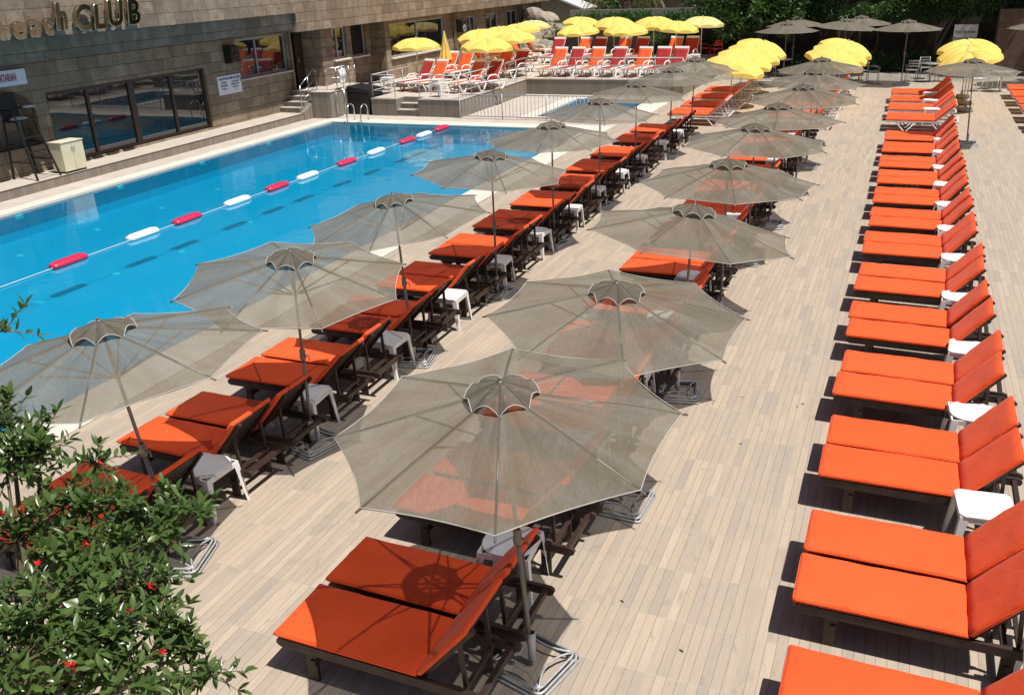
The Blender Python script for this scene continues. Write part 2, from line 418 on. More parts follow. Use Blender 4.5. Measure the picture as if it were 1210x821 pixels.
FACE_MY = Matrix(((1, 0, 0, 0), (0, 0, -1, 0), (0, 1, 0, 0), (0, 0, 0, 1)))  # reads from the -y side
def text_obj(name, txt, size, loc, mat, M, parent=None, **kw):
    me = text_mesh(txt, size, **kw); me.transform(M); me.materials.clear(); me.materials.append(MATS[mat])
    o = D.objects.new(name, me); COL.objects.link(o); o.location = loc
    if parent: o.parent = parent
    return o

# ------------------------------------------------------------------ the setting
PX0, PX1, PY0, PY1 = -18.8, -9.15, 1.0, 27.8       # main pool water
KX0, KX1, KY0, KY1 = -11.85, -8.9, 30.0, 34.7      # children's pool
def sheet(x0, x1, y0, y1, z, holes=()):
    xs = sorted({x0, x1, *[q for h in holes for q in h[:2] if x0 < q < x1]}); ys = sorted({y0, y1, *[q for h in holes for q in h[2:] if y0 < q < y1]})
    m = MB()
    for a, b in zip(xs, xs[1:]):
        for c, d in zip(ys, ys[1:]):
            cx, cy = (a + b) / 2, (c + d) / 2
            if any(h[0] < cx < h[1] and h[2] < cy < h[3] for h in holes): continue
            m.quad((a, c, z), (b, c, z), (b, d, z), (a, d, z))
    return m
def up(o):
    if o.data.polygons[0].normal.z < 0: o.data.flip_normals()
    return o
holes = [(PX0 - .05, PX1 + .05, PY0 - .05, PY1 + .05), (KX0 - .05, KX1 + .05, KY0 - .05, KY1 + .05)]
tag(sheet(-400, 400, -300, 500, -.03, holes).build('ground', 'earth'), kind='structure')
tag(sheet(-8.48, 30, -8, 41.4, 0).build('pool_deck', 'deck_tiles'), kind='structure')
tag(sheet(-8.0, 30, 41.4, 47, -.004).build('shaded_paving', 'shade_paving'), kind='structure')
tag(sheet(-20.1, -8.49, -8, 41.4, -.008, [(PX0 - .3, PX1 + .3, PY0 - .3, PY1 + .3), (KX0 - .3, KX1 + .3, KY0 - .3, KY1 + .3)]).build('poolside_paving', 'walkway_stone'), kind='structure')
def ring(ix0, ix1, iy0, iy1, wl, wr, wn, wf, z0, z1, name, nose=.03):
    m = MB()
    m.bb(ix0 - wl, ix0 + nose, iy0 - wn, iy1 + wf, z0, z1); m.bb(ix1 - nose, ix1 + wr, iy0 - wn, iy1 + wf, z0, z1)
    m.bb(ix0 + nose, ix1 - nose, iy1 - nose, iy1 + wf, z0, z1); m.bb(ix0 + nose, ix1 - nose, iy0 - wn, iy0 + nose, z0, z1)
    return tag(m.build(name, 'coping_stone', bevel=.008, seg=2), kind='structure')
ring(PX0, PX1, PY0, PY1, .42, .66, .6, .65, -.031, .022, 'pool_coping')
ring(KX0, KX1, KY0, KY1, .5, .85, .35, .4, -.031, .018, 'small_pool_coping')
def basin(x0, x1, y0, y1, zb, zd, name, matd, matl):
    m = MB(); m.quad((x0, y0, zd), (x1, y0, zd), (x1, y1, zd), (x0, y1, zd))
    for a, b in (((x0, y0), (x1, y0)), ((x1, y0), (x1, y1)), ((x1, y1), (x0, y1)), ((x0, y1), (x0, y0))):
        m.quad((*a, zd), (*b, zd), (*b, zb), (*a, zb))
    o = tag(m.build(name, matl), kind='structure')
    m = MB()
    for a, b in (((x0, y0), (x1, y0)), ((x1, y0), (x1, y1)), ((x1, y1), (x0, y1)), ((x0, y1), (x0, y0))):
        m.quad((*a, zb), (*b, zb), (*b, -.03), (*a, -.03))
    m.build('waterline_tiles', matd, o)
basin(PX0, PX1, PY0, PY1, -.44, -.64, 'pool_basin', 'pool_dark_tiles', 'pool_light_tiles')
basin(KX0, KX1, KY0, KY1, -.10, -.30, 'small_pool_basin', 'pool_dark_tiles', 'pool_light_tiles')
tag(up(sheet(PX0, PX1, PY0, PY1, -.035).build('pool_water', 'pool_water')), kind='structure')
tag(up(sheet(KX0, KX1, KY0, KY1, -.035).build('small_pool_water', 'pool_water')), kind='structure')
m = MB(); m.bb(-21.4, -20.1, -8, 28.0, -.02, .24); tag(m.build('raised_walkway', 'riser_tiles'), kind='structure')
tag(sheet(-21.1, -20.08, -8, 28.0, .246).build('walkway_paving', 'walkway_stone'), kind='structure')
# underwater lamps and inlets
for i, yy in enumerate((14.55, 17.7, 20.9, 24.1)):
    e = empty('pool_lamp', (PX0 + .004, yy, -.13), 0, 'white oval pool lamp under the coping along the building side, %s of four' % ('nearest', 'second nearest', 'third nearest', 'farthest')[i], 'pool lamp', 'lamps in the pool wall')
    MB().lathe([(0, .02), (.10, .018), (.125, .0)], n=16, M=Matrix.Rotation(pi / 2, 4, 'Y') @ Matrix.Diagonal((.55, 1, 1, 1))).build('lens', 'white_plastic', e)
    MB().tube([(.012, .14 * cos(t * pi / 8), .078 * sin(t * pi / 8)) for t in range(16)], .008, 6, closed=True).build('trim_ring', 'steel', e)
n = 0
for xx, yy in ((-17.6, 13.4), (-17.6, 15.6), (-17.6, 17.8), (-14.5, 11.2), (-14.4, 13.0), (-14.2, 14.7), (-14.3, 17.2), (-17.6, 20.0)):
    side = 'wall side' if xx < -15 else 'deck side'; pass
    k = {13.4: 0, 15.6: 1, 17.8: 2, 20.0: 3, 11.2: 0, 13.0: 1, 14.7: 2, 17.2: 3}[yy]
    o = MB().lathe([(0, .02), (.07, .02), (.085, .004), (.085, 0)], n=14).build('floor_inlet', 'white_plastic'); o.location = (xx, yy, -.639)
    tag(o, 'small white disc on the blue pool floor, %s on the float line\'s %s' % (ORD[k], side.replace('wall side', 'building side')), 'pool inlet', 'inlets on the pool floor'); n += 1

# ------------------------------------------------------------------ stone building
bld = empty('stone_building', (-21.1, 30, 0), 0, 'tan stone block building beside the pool with overhanging fascia and dark windows', 'building')
OFF = Vector((21.1, -30, 0))
def B(mb, name, mat, parent=None, bevel=0):
    """build in world coordinates below the building's Empty"""
    o = mb.build(name, mat, parent or bld, bevel)
    if (parent or bld) == bld: o.location = OFF
    return o
def wall_x(X, y0, y1, z0, z1, ops, depth=.14):
    ys = sorted({y0, y1, *[q for h in ops for q in h[:2]]}); zs = sorted({z0, z1, *[q for h in ops for q in h[2:4]]}); m = MB()
    for a, b in zip(ys, ys[1:]):
        for c, d in zip(zs, zs[1:]):
            cy, cz = (a + b) / 2, (c + d) / 2
            if any(h[0] < cy < h[1] and h[2] < cz < h[3] for h in ops): continue
            m.quad((X, a, c), (X, b, c), (X, b, d), (X, a, d))
    for a, b, c, d in ops:
        r = X - depth
        m.quad((X, a, c), (r, a, c), (r, a, d), (X, a, d)); m.quad((X, b, c), (r, b, c), (r, b, d), (X, b, d))
        m.quad((X, a, c), (X, b, c), (r, b, c), (r, a, c)); m.quad((X, a, d), (X, b, d), (r, b, d), (r, a, d))
    return m
GL = (18.0, 24.3, .30, 2.22); WA = (26.0, 28.85, 1.66, 2.95)
B(wall_x(-21.1, -8, 28.95, .24, 3.2, [(15.6, 17.60, .95, 2.45), GL, WA], .15), 'wall', 'stone_blocks')
m = MB()    # arched niche: back, and the corners that round its top
m.bb(-21.75, -21.6, 15.5, 17.7, .9, 2.5)
m.quad((-21.1, 15.6, .95), (-21.1, 17.6, .95), (-21.6, 17.6, .95), (-21.6, 15.6, .95))
m.quad((-21.25, 17.6, .95), (-21.25, 17.6, 2.45), (-21.6, 17.6, 2.45), (-21.6, 17.6, .95))
for s in (-1, 1):
    c = 16.6; P = [(c + s * 1.0, 2.45)] + [(c + s * cos(t * pi / 16), 1.75 + .70 * sin(t * pi / 16)) for t in range(0, 9)]
    m.prism(P, 'x', -21.6, -21.098)
B(m, 'arched_niche', 'stone_blocks')
D1 = (29.05, 30.05, .92, 3.02)
B(MB().bb(-21.12, -21.0, 28.95, 29.05, .2, 3.1).bb(-21.9, -20.4, 30.05, 30.25, 0, 3.1).bb(-21.12, -21.0, 29.05, 30.05, 0, .92), 'door_pier', 'stone_blocks')
B(MB().bb(-21.95, -21.8, 28.9, 30.1, .9, 3.1).bb(-21.8, -21.13, 28.95, 29.05, .9, 3.1), 'doorway', 'dark_interior')
d = B(MB().bb(-21.3, -21.25, 29.55, 30.04, .93, 2.95), 'door', 'brown_frame')
MB().tube([(-21.22, 29.62, 1.85), (-21.17, 29.62, 1.85), (-21.17, 29.62, 2.05), (-21.22, 29.62, 2.05)], .012).build('handle', 'steel', d)
B(wall_x(-20.4, 30.25, 32.2, 0, 3.1, [(30.85, 31.8, 1.83, 3.0)]), 'wall', 'stone_blocks')
B(MB().bb(-21.3, -20.4, 32.18, 32.2, 0, 3.1), 'wall_return', 'stone_blocks'); B(MB().bb(-21.3, -20.4, 34.8, 34.82, 0, 3.1), 'wall_return', 'stone_blocks')
B(wall_x(-21.1, 32.2, 34.8, 0, 3.1, [(32.5, 34.4, 1.72, 2.98)]), 'wall', 'stone_blocks')
WD = (35.25, 40.4, 1.50, 2.86); far_w = [(42.9, 44.0, 1.1, 2.72), (45.2, 46.9, 1.1, 2.72), (48.1, 49.6, 1.1, 2.72), (50.6, 51.9, 1.1, 2.72)]
B(wall_x(-20.4, 34.8, 53, 0, 3.1, [WD] + far_w), 'wall', 'stone_blocks')
B(MB().bb(-32, -20.38, 53, 53.2, 0, 3.2), 'end_wall', 'stone_blocks')
B(MB().bb(-32, -20.05, -8, 27.95, 3.13, 3.68), 'soffit_band', 'stone_blocks')
B(MB().bb(-32, -19.80, -8, 27.95, 3.67, 6.2).bb(-32, -19.902, 27.95, 53.4, 3.04, 6.2), 'fascia', 'stone_blocks')
B(MB().bb(-32, -19.95, -8.1, 53.3, 6.2, 6.35), 'roof', 'concrete')
B(MB().bb(-20.36, -20.2, 41.3, 41.75, .58, 3.0), 'pillar', 'stone_blocks')
def window(y0, y1, z0, z1, X, mull, mat='white_frame', w=.06, sill=None, name='window', depth=.15):
    fr = MB(); x = X - depth + .03
    fr.bb(x - .03, x + .035, y0, y1, z0, z0 + w).bb(x - .03, x + .035, y0, y1, z1 - w, z1).bb(x - .03, x + .035, y0, y0 + w, z0 + w, z1 - w).bb(x - .03, x + .035, y1 - w, y1, z0 + w, z1 - w)
    for mm, ww in mull: fr.bb(x - .028, x + .04, mm - ww / 2, mm + ww / 2, z0 + w, z1 - w)
    f = B(fr, name, mat)
    es = sorted([y0 + w] + [mm for mm, _ in mull] + [y1 - w])
    for a, b in zip(es, es[1:]): MB().bb(x - .015, x - .005, a, b, z0 + w, z1 - w).build('pane', 'window_glass', f)
    if sill: MB().bb(X - depth, X + .12, y0 - .08, y1 + .08, z0 - .06, z0).build('sill', sill, f)
window(*GL, -21.1, [(19.45, .10), (21.10, .22), (22.78, .10)], 'brown_frame', .09, name='glazed_front')
window(*WA, -21.1, [(27.15, .06)], 'grey_frame', .07, 'walkway_stone')
window(30.85, 31.8, 1.83, 3.0, -20.4, [(31.25, .06)], sill='sill_marble')
window(32.5, 34.4, 1.72, 2.98, -21.1, [(32.95, .06), (33.25, .05)], sill='sill_marble')
window(*WD, -20.4, [(37.8, .07)], sill='sill_marble')
for a, b, c, dd in far_w: window(a, b, c, dd, -20.4, [((a + b) / 2, .06)])
B(MB().bb(-31.9, -21.5, -7.9, 52.9, 0, 3.1), 'interior', 'dark_interior').location = OFF + Vector((-.5, 0, 0))
# wall speakers
for yy, zz, X, lb in ((25.55, 2.5, -21.1, 'black wall speaker left of the window beside the price board'), (41.5, 2.35, -20.2, 'black wall speaker on the stone pillar above the red loungers')):
    e = empty('wall_speaker', (X, yy, zz), 0, lb, 'speaker', 'speakers on the building')
    MB().prism([(.01, -.28), (.34, -.24), (.34, .28), (.01, .32)], 'y', -.22, .22).build('cabinet', 'black_plastic', e, .02)
    MB().lathe([(.17, 0), (.17, .012), (.12, .016), (.04, -.01), (0, .006)], n=18, M=Matrix.Translation((.342, 0, -.08)) @ Matrix.Rotation(pi / 2, 4, 'Y')).build('cone', 'grey_frame' if yy > 30 else 'black_paint', e)
    MB().bb(.003, .05, -.04, .04, -.1, .1).build('bracket', 'steel', e)
# chrome lettering on the fascia: children of one sign
sg = empty('wall_lettering', (-19.8, 18.2, 3.8), 0, 'polished metal lettering reading beach CLUB standing on the sunlit stone fascia', 'sign')
def letter(ch, y, z, size, sx=1.0, sh=.18):
    me = text_mesh(ch, size, extrude=.05, shear=sh, bevel=.016, offset=.018); me.transform(Matrix.Diagonal((sx, 1, 1, 1))); me.transform(FACE_X); me.materials.clear(); me.materials.append(MATS['chrome_gold'])
    o = D.objects.new('letter', me); COL.objects.link(o); o.parent = sg; o.location = (.16, y - 18.2, z - 3.8)
for ch, y, z, s, sx in (('b', 15.75, 3.98, .82, .9), ('e', 16.36, 3.90, .74, .9), ('a', 16.82, 3.92, .74, .9), ('c', 17.24, 3.93, .74, .9), ('h', 17.66, 4.05, .86, .9), ('C', 18.33, 3.98, .84, .9), ('L', 18.86, 3.98, .80, .95), ('U', 19.43, 4.03, .88, .9), ('B', 20.08, 4.03, .86, .95)):
    letter(ch, y, z + .04, s, sx)
# lifeguard sign
s1 = empty('lifeguard_sign', (-21.09, 16.3, 2.71), 0, 'white sign with dark red lettering CANKURTARAN on the wall above the arch', 'sign')
MB().bb(0, .04, -.32, 1.2, -.19, .19).build('panel', 'sign_white', s1)
text_obj('lettering', 'CANKURTARAN', .26, (.046, .44, 0), 'sign_red', FACE_X, s1, sx=.47, extrude=.003, offset=.004)
# price board
s2 = empty('rules_board', (-21.09, 25.4, 1.56), 0, 'white notice board with blue heading and two columns of small print on the wall', 'notice board')
MB().bb(0, .025, -.60, .60, -.30, .30).build('panel', 'sign_white', s2)
text_obj('heading', 'HAVUZ KULLANIM SAATLERI', .115, (.03, 0, .20), 'sign_blue', FACE_X, s2, sx=.72, extrude=.002, offset=.002)
for k, tx in enumerate(('HAVUZ', 'DERINLIK', '140 cm', '1')): text_obj('small_print', tx, .10, (.03, -.30, .08 - .10 * k), 'sign_blue', FACE_X, s2, sx=.85, extrude=.002)
for k, tx in enumerate(('ACILIS 08:00', 'KAPANIS 19:00', 'HER GUN', '1   2')): text_obj('small_print', tx, .085, (.03, .26, .08 - .09 * k), 'sign_blue', FACE_X, s2, sx=.75, extrude=.002)

# ------------------------------------------------------------------ steps, landing, terrace
m = MB()
for k in range(4): m.bb(-21.1, -20.2, 28.0 + .27 * k, 28.0 + .27 * (k + 1), 0, .41 + .17 * k)
m.bb(-21.1, -19.2, 29.08, 31.2, 0, .92)
m.prism([(28.0, 0), (28.0, .27), (28.35, .42), (29.08, .92), (29.08, 0)], 'x', -20.2, -20.05)
m.bb(-20.05, -19.2, 28.5, 29.08, 0, .92)
st = tag(m.build('entrance_steps', 'riser_tiles'), 'wood look tiled steps and landing leading up to the dark door', 'steps')
m = MB()
for k in range(4): m.bb(-21.1, -20.2, 27.985 + .27 * k, 28.0 + .27 * (k + 1), .41 + .17 * k + .003, .43 + .17 * k)
m.bb(-21.1, -19.18, 29.08, 31.2, .923, .94); m.bb(-20.05, -19.18, 28.48, 29.08, .923, .94); m.build('tread', 'walkway_stone', st)
TZ = .58; TX0, TX1, TY0, TY1, TB = -18.1, -14.45, 29.5, 46.5, 35.9
m = MB(); m.bb(TX0, -17.05, TY0, TY0 + .62, 0, TZ); m.bb(-16.15, TX1, TY0, TY0 + .62, 0, TZ); m.bb(TX0, TX1, TY0 + .62, TB, 0, TZ); m.bb(-20.4, TX0, 31.2, TB, 0, TZ); m.bb(-20.4, -7.9, TB, TY1, 0, TZ)
m.bb(-17.05, -16.15, TY0 + .05, TY0 + .62, 0, .19); m.bb(-17.05, -16.15, TY0 + .33, TY0 + .62, .19, .385)
tr = tag(m.build('raised_terrace', 'terrace_front'), kind='structure')
m = MB(); c = .02
for a in ((TX0, -17.05, TY0 - c, TY0 + .62), (-16.15, TX1 + c, TY0 - c, TY0 + .62), (TX0, TX1 + c, TY0 + .62, TB), (-20.4, TX0, 31.2, TB), (-20.4, -7.9, TB - c, TY1)): m.bb(*a, TZ + .003, TZ + .03)
m.bb(-17.05, -16.15, TY0 + .03, TY0 + .33, .193, .215); m.bb(-17.05, -16.15, TY0 + .31, TY0 + .62, .388, .41)
m.build('terrace_paving', 'walkway_stone', tr)
def railing(name, runs, h, mats, label, posts=1.1, rails=(1, .66, .33), r=.018, z0=0, cat='railing'):
    e = empty(name, (runs[0][0][0], runs[0][0][1], z0), 0, label, cat); o0 = Vector((runs[0][0][0], runs[0][0][1], z0))
    for a, b in runs:
        a = Vector(a) - o0; b = Vector(b) - o0; L = (b - a).length; n = max(1, round(L / posts))
        for k in range(n + 1):
            p = a + (b - a) * k / n; MB().tube([p, p + Vector((0, 0, h))], r, 8).build('post', mats, e)
        for t in rails: MB().tube([a + Vector((0, 0, h * t)), b + Vector((0, 0, h * t))], r * (1.25 if t == 1 else .7), 8).build('rail', mats, e)
    return e
zt = TZ + .03
railing('terrace_railing', [((TX0 + .06, TY0 + .06, zt), (-17.1, TY0 + .06, zt)), ((-16.1, TY0 + .06, zt), (TX1 - .06, TY0 + .06, zt)), ((TX1 - .06, TY0 + .06, zt), (TX1 - .06, TB + .06, zt)), ((TX1 - .06, TB + .06, zt), (-7.96, TB + .06, zt)), ((TX0 + .06, TY0 + .06, zt), (TX0 + .06, 34.2, zt))], .82, 'galvanised', 'steel post railing round the front edge of the raised lounger terrace', 1.15, z0=zt, r=.016)
railing('stair_railing', [((-20.15, 28.05, .42), (-20.15, 29.1, .94)), ((-20.15, 29.1, .94), (-19.25, 29.1, .94)), ((-19.25, 29.1, .94), (-19.25, 30.4, .94))], .78, 'steel', 'shiny steel handrail beside the steps up to the dark door', .5, rails=(1, .55, .25), z0=.42, r=.016)
railing('landing_gate', [((-19.1, 28.75, 0), (-18.75, 28.75, 0))], 1.0, 'steel', 'narrow steel gate frame in front of the black storage box', .4, rails=(1, .1), z0=0, r=.016)
# towel and crate
def cloth(w, h, name, mat, loc, rz, parent=None, seed=1):
    rnd = random.Random(seed); m = MB(); nx, nz = 12, 14; vs = []
    for i in range(nx + 1):
        for j in range(nz + 1):
            u = i / nx - .5; v = j / nz; amp = .05 * (1 - v)
            vs.append((u * w * (.75 + .25 * v), amp * sin(u * 19 + v * 2) + .02 * sin(v * 9), -h * (1 - v)))
    fs = [(i * (nz + 1) + j, (i + 1) * (nz + 1) + j, (i + 1) * (nz + 1) + j + 1, i * (nz + 1) + j + 1) for i in range(nx) for j in range(nz)]
    m.add(vs, fs, True); o = m.build(name, mat, parent); o.location = loc; o.rotation_euler = (0, 0, rz)
    md = o.modifiers.new('s', 'SOLIDIFY'); md.thickness = .012
    return o
tag(cloth(.45, .62, 'hanging_towel', 'sign_white', (-19.24, 29.5, 1.75), pi / 2), 'crumpled white towel hanging over the handrail by the black storage box', 'towel')
cr = empty('storage_box', (-18.68, 30.1, 0), 0, 'black storage box with sloping lid between the landing and the raised terrace', 'storage box')
MB().bb(-.44, .44, -.5, .5, 0, .78).build('body', 'black_plastic', cr, .015)
MB().prism([(-.48, .79), (.48, .79), (.48, .88), (-.48, 1.02)], 'y', -.54, .54).build('lid', 'black_plastic', cr, .012)
# ladder
ld = empty('pool_ladder', (-17.75, 27.95, 0), 0, 'steel pool ladder with two hooped handrails at the far end of the pool', 'ladder')
for sx in (-.28, .28):
    MB().tube([(sx, .22, .02), (sx, .22, .42), (sx, .19, .54), (sx, .08, .62), (sx, -.06, .62), (sx, -.2, .54), (sx, -.27, .38), (sx, -.27, -.55)], .02, 10).build('handrail', 'steel', ld)
for z in (-.15, -.4): MB().bb(-.28, .28, -.31, -.23, z, z + .025).build('rung', 'steel', ld)
# fence of the children's pool
fe = empty('pool_fence', (-14.4, 29.35, 0), 0, 'low metal baluster fence between the main pool and the small pool', 'fence')
fx1 = 4.9
for k in range(4): MB().tube([(k * fx1 / 3, 0, 0), (k * fx1 / 3, 0, .86)], .024, 8).build('post', 'galvanised', fe)
MB().beam((0, 0, .82), (fx1, 0, .82), .03, .03).build('rail', 'galvanised', fe); MB().beam((0, 0, .08), (fx1, 0, .08), .03, .03).build('rail', 'galvanised', fe)
m = MB(); nb = 36
for k in range(1, nb): m.tube([(k * fx1 / nb, 0, .09), (k * fx1 / nb, 0, .82)], .0095, 6)
m.build('baluster_panel', 'galvanised', fe)
# lifeguard chair
lc = empty('lifeguard_chair', (-20.78, 16.75, .24), radians(0), 'tall black metal lifeguard chair with armrests standing in front of the stone arch', 'high chair')
for sx in (-1, 1):
    for sy in (-1, 1): MB().beam((.62 if sx > 0 else -.22, sy * .36, 0), (sx * .22, sy * .26, 1.45 if sx > 0 else 1.5), .04, .04).build('leg', 'black_paint', lc)
MB().bb(-.24, .28, -.28, .28, 1.44, 1.49).build('seat', 'black_paint', lc, .01)
MB().prism([(-.24, 1.48), (-.20, 1.48), (-.30, 2.12), (-.34, 2.12)], 'y', -.27, .27).build('backrest', 'black_paint', lc, .01)
for sy in (-1, 1):
    MB().tube([(-.26, sy * .29, 1.74), (.22, sy * .31, 1.74), (.26, sy * .30, 1.66), (.26, sy * .27, 1.48)], .02, 8).build('armrest', 'black_paint', lc)
for z in (.35, .7, 1.05): MB().beam((.62 - z * .275, -.34 + z * .06, z), (.62 - z * .275, .34 - z * .06, z), .04, .03).build('step', 'black_paint', lc)
for z in (.45, .9):
    for sy in (-1, 1): MB().beam((-.22, sy * (.35 - z * .065), z), (.60 - z * .27, sy * (.35 - z * .065), z), .025, .025).build('brace', 'black_paint', lc)
def crumple(name, loc, mat, seed, s=.16):
    rnd = random.Random(seed); bm = bmesh.new(); bmesh.ops.create_icosphere(bm, subdivisions=3, radius=1)
    for v in bm.verts:
        v.co *= (1 + rnd.uniform(-.22, .22)); v.co = Vector((v.co.x * s, v.co.y * s * 1.3, max(-.015, v.co.z * s * .28)))
    me = D.meshes.new(name); bm.to_mesh(me); bm.free(); me.materials.append(MATS[mat]); o = D.objects.new(name, me); COL.objects.link(o); o.location = loc
    return o
tag(crumple('folded_cloth', (-20.72, 16.72, 1.745), 'sign_white', 3), 'crumpled white cloth lying on the seat of the black lifeguard chair', 'cloth')
tag(crumple('folded_cloth', (-20.66, 17.05, 2.01), 'sign_white', 4, .12), 'small white cloth draped on the armrest of the black lifeguard chair', 'cloth')
cb = empty('storage_cabinet', (-20.33, 17.62, .24), 0, 'cream painted low cabinet standing on the walkway beside the lifeguard chair', 'cabinet')
MB().bb(-.22, .22, -.36, .36, .06, .80).build('body', 'cream_paint', cb, .01)
MB().bb(-.24, .24, -.38, .38, .80, .82).build('top', 'cream_paint', cb, .005)
for sx in (-1, 1):
    for sy in (-1, 1): MB().bb(sx * .18 - .02, sx * .18 + .02, sy * .31 - .02, sy * .31 + .02, 0, .06).build('foot', 'black_paint', cb)
MB().bb(.221, .224, -.002, .002, .08, .79).build('door_gap', 'black_paint', cb)
for sy in (-1, 1): MB().bb(.222, .24, sy * .04 - .008, sy * .04 + .008, .55, .67).build('handle', 'steel', cb)

# ------------------------------------------------------------------ float line
rp = tag(MB().tube([(-14.2, 1.1, .0), (-14.22, 14, -.02), (-14.1, 27.7, .0)], .010, 6).build('float_rope', 'rope'), 'thin pale rope of the float line stretched along the pool', 'rope')
def make_float(mat):
    e = empty('lane_float'); m = MB(); r = .105
    prof = [(0, -.41), (.05, -.405), (r * .85, -.38), (r, -.33), (r, .33), (r * .85, .38), (.05, .405), (0, .41)]
    m.lathe(prof, n=20, M=Matrix.Rotation(pi / 2, 4, 'X') @ Matrix.Diagonal((1.12, .72, 1, 1))); m.build('body', mat, e)
    g = MB()
    for a in (-.045, 0.0, .045): g.bb(a - .006, a + .006, -.31, .31, .066, .078)
    g.build('rib', mat, e)
    return register(e)
FR, FW = make_float('float_red'), make_float('float_white')
fl = [(k % 2, y, x) for k, (y, x) in enumerate(((11.82, -14.25), (13.75, -14.25), (15.06, -14.23), (16.75, -14.2), (18.3, -14.2), (19.6, -14.18), (21.45, -14.15), (23.05, -14.14), (24.9, -14.12), (26.0, -14.1), (27.25, -14.1)))]
for i, (c, y, x) in enumerate(fl):
    lab = '%s float of the line across the pool, %s %s float from the near end' % (('dark pink', 'white')[c], ORD[i // 2], ('pink', 'white')[c])
    place((FR, FW)[c], (x, y, -.005), random.uniform(-.03, .03), lab, 'floats of the pool line')
for r_ in (FR, FW): tag(r_, cat='pool float')

# ------------------------------------------------------------------ cushions and loungers
def cushion_mesh(L, W, T, seed, r=.028, nx=18, ny=9):
    """soft slab: rounded rim, slightly uneven top"""
    rnd = random.Random(seed); ph = [rnd.uniform(0, 6) for _ in range(6)]; m = MB(); top = []; bot = []
    def prof(t, n):       # 0..1 across, returns edge factor
        d = min(t, 1 - t) * n
        return min(1, d / r)
    for i in range(nx + 1):
        for j in range(ny + 1):
            u = i / nx; v = j / ny
            u = .5 - .5 * cos(pi * u) if False else (0, .008, .022)[i] if i < 3 else (1 - (0, .008, .022)[nx - i] if nx - i < 3 else .022 + (u - 2 / nx) / (1 - 4 / nx) * .956)
            v = (0, .02, .05)[j] if j < 3 else (1 - (0, .02, .05)[ny - j] if ny - j < 3 else .05 + (v - 2 / ny) / (1 - 4 / ny) * .90)
            e = min(prof(u, L), prof(v, W)); k = sqrt(max(0, 1 - (1 - e) ** 2))
            wob = .004 * sin(u * 9 + ph[0]) * sin(v * 5 + ph[1]) + .003 * sin(u * 23 + ph[2] + v * 4) * sin(v * 9 + ph[3])
            ex = .004 * sin(v * 13 + ph[4]) * (u < .01 or u > .99); ey = .004 * sin(u * 21 + ph[5]) * (v < .01 or v > .99)
            x = u * L + ex; y = (v - .5) * W + ey
            top.append((x, y, T * .5 + T * .5 * k + wob * k)); bot.append((x, y, T * .5 - T * .5 * k))
    n = ny + 1; fs = []
    for i in range(nx):
        for j in range(ny): fs.append((i * n + j, (i + 1) * n + j, (i + 1) * n + j + 1, i * n + j + 1))
    m.add(top, fs, True); m.add(bot, [f[::-1] for f in fs], True)
    me = m.mesh('cushion'); bm = bmesh.new(); bm.from_mesh(me); bmesh.ops.remove_doubles(bm, verts=bm.verts, dist=.0012); bmesh.ops.recalc_face_normals(bm, faces=bm.faces)
    for f in bm.faces: f.smooth = True
    bm.to_mesh(me); bm.free(); return me
def mesh_obj(name, me, mat, parent):
    if not me.materials: me.materials.append(MATS[mat])
    o = D.objects.new(name, me); COL.objects.link(o); o.parent = parent; return o
def piping_ring(L, W, z, r=.005, rc=.03):
    pts = []
    for cx, cy, a0 in ((L - rc, W / 2 - rc, 0), (rc, W / 2 - rc, 90), (rc, -W / 2 + rc, 180), (L - rc, -W / 2 + rc, 270)):
        for k in range(4): a = radians(a0 + 30 * k); pts.append((cx + rc * cos(a), cy + rc * sin(a), z))
    return MB().tube(pts, r, 5, closed=True)
WJ = 1.19
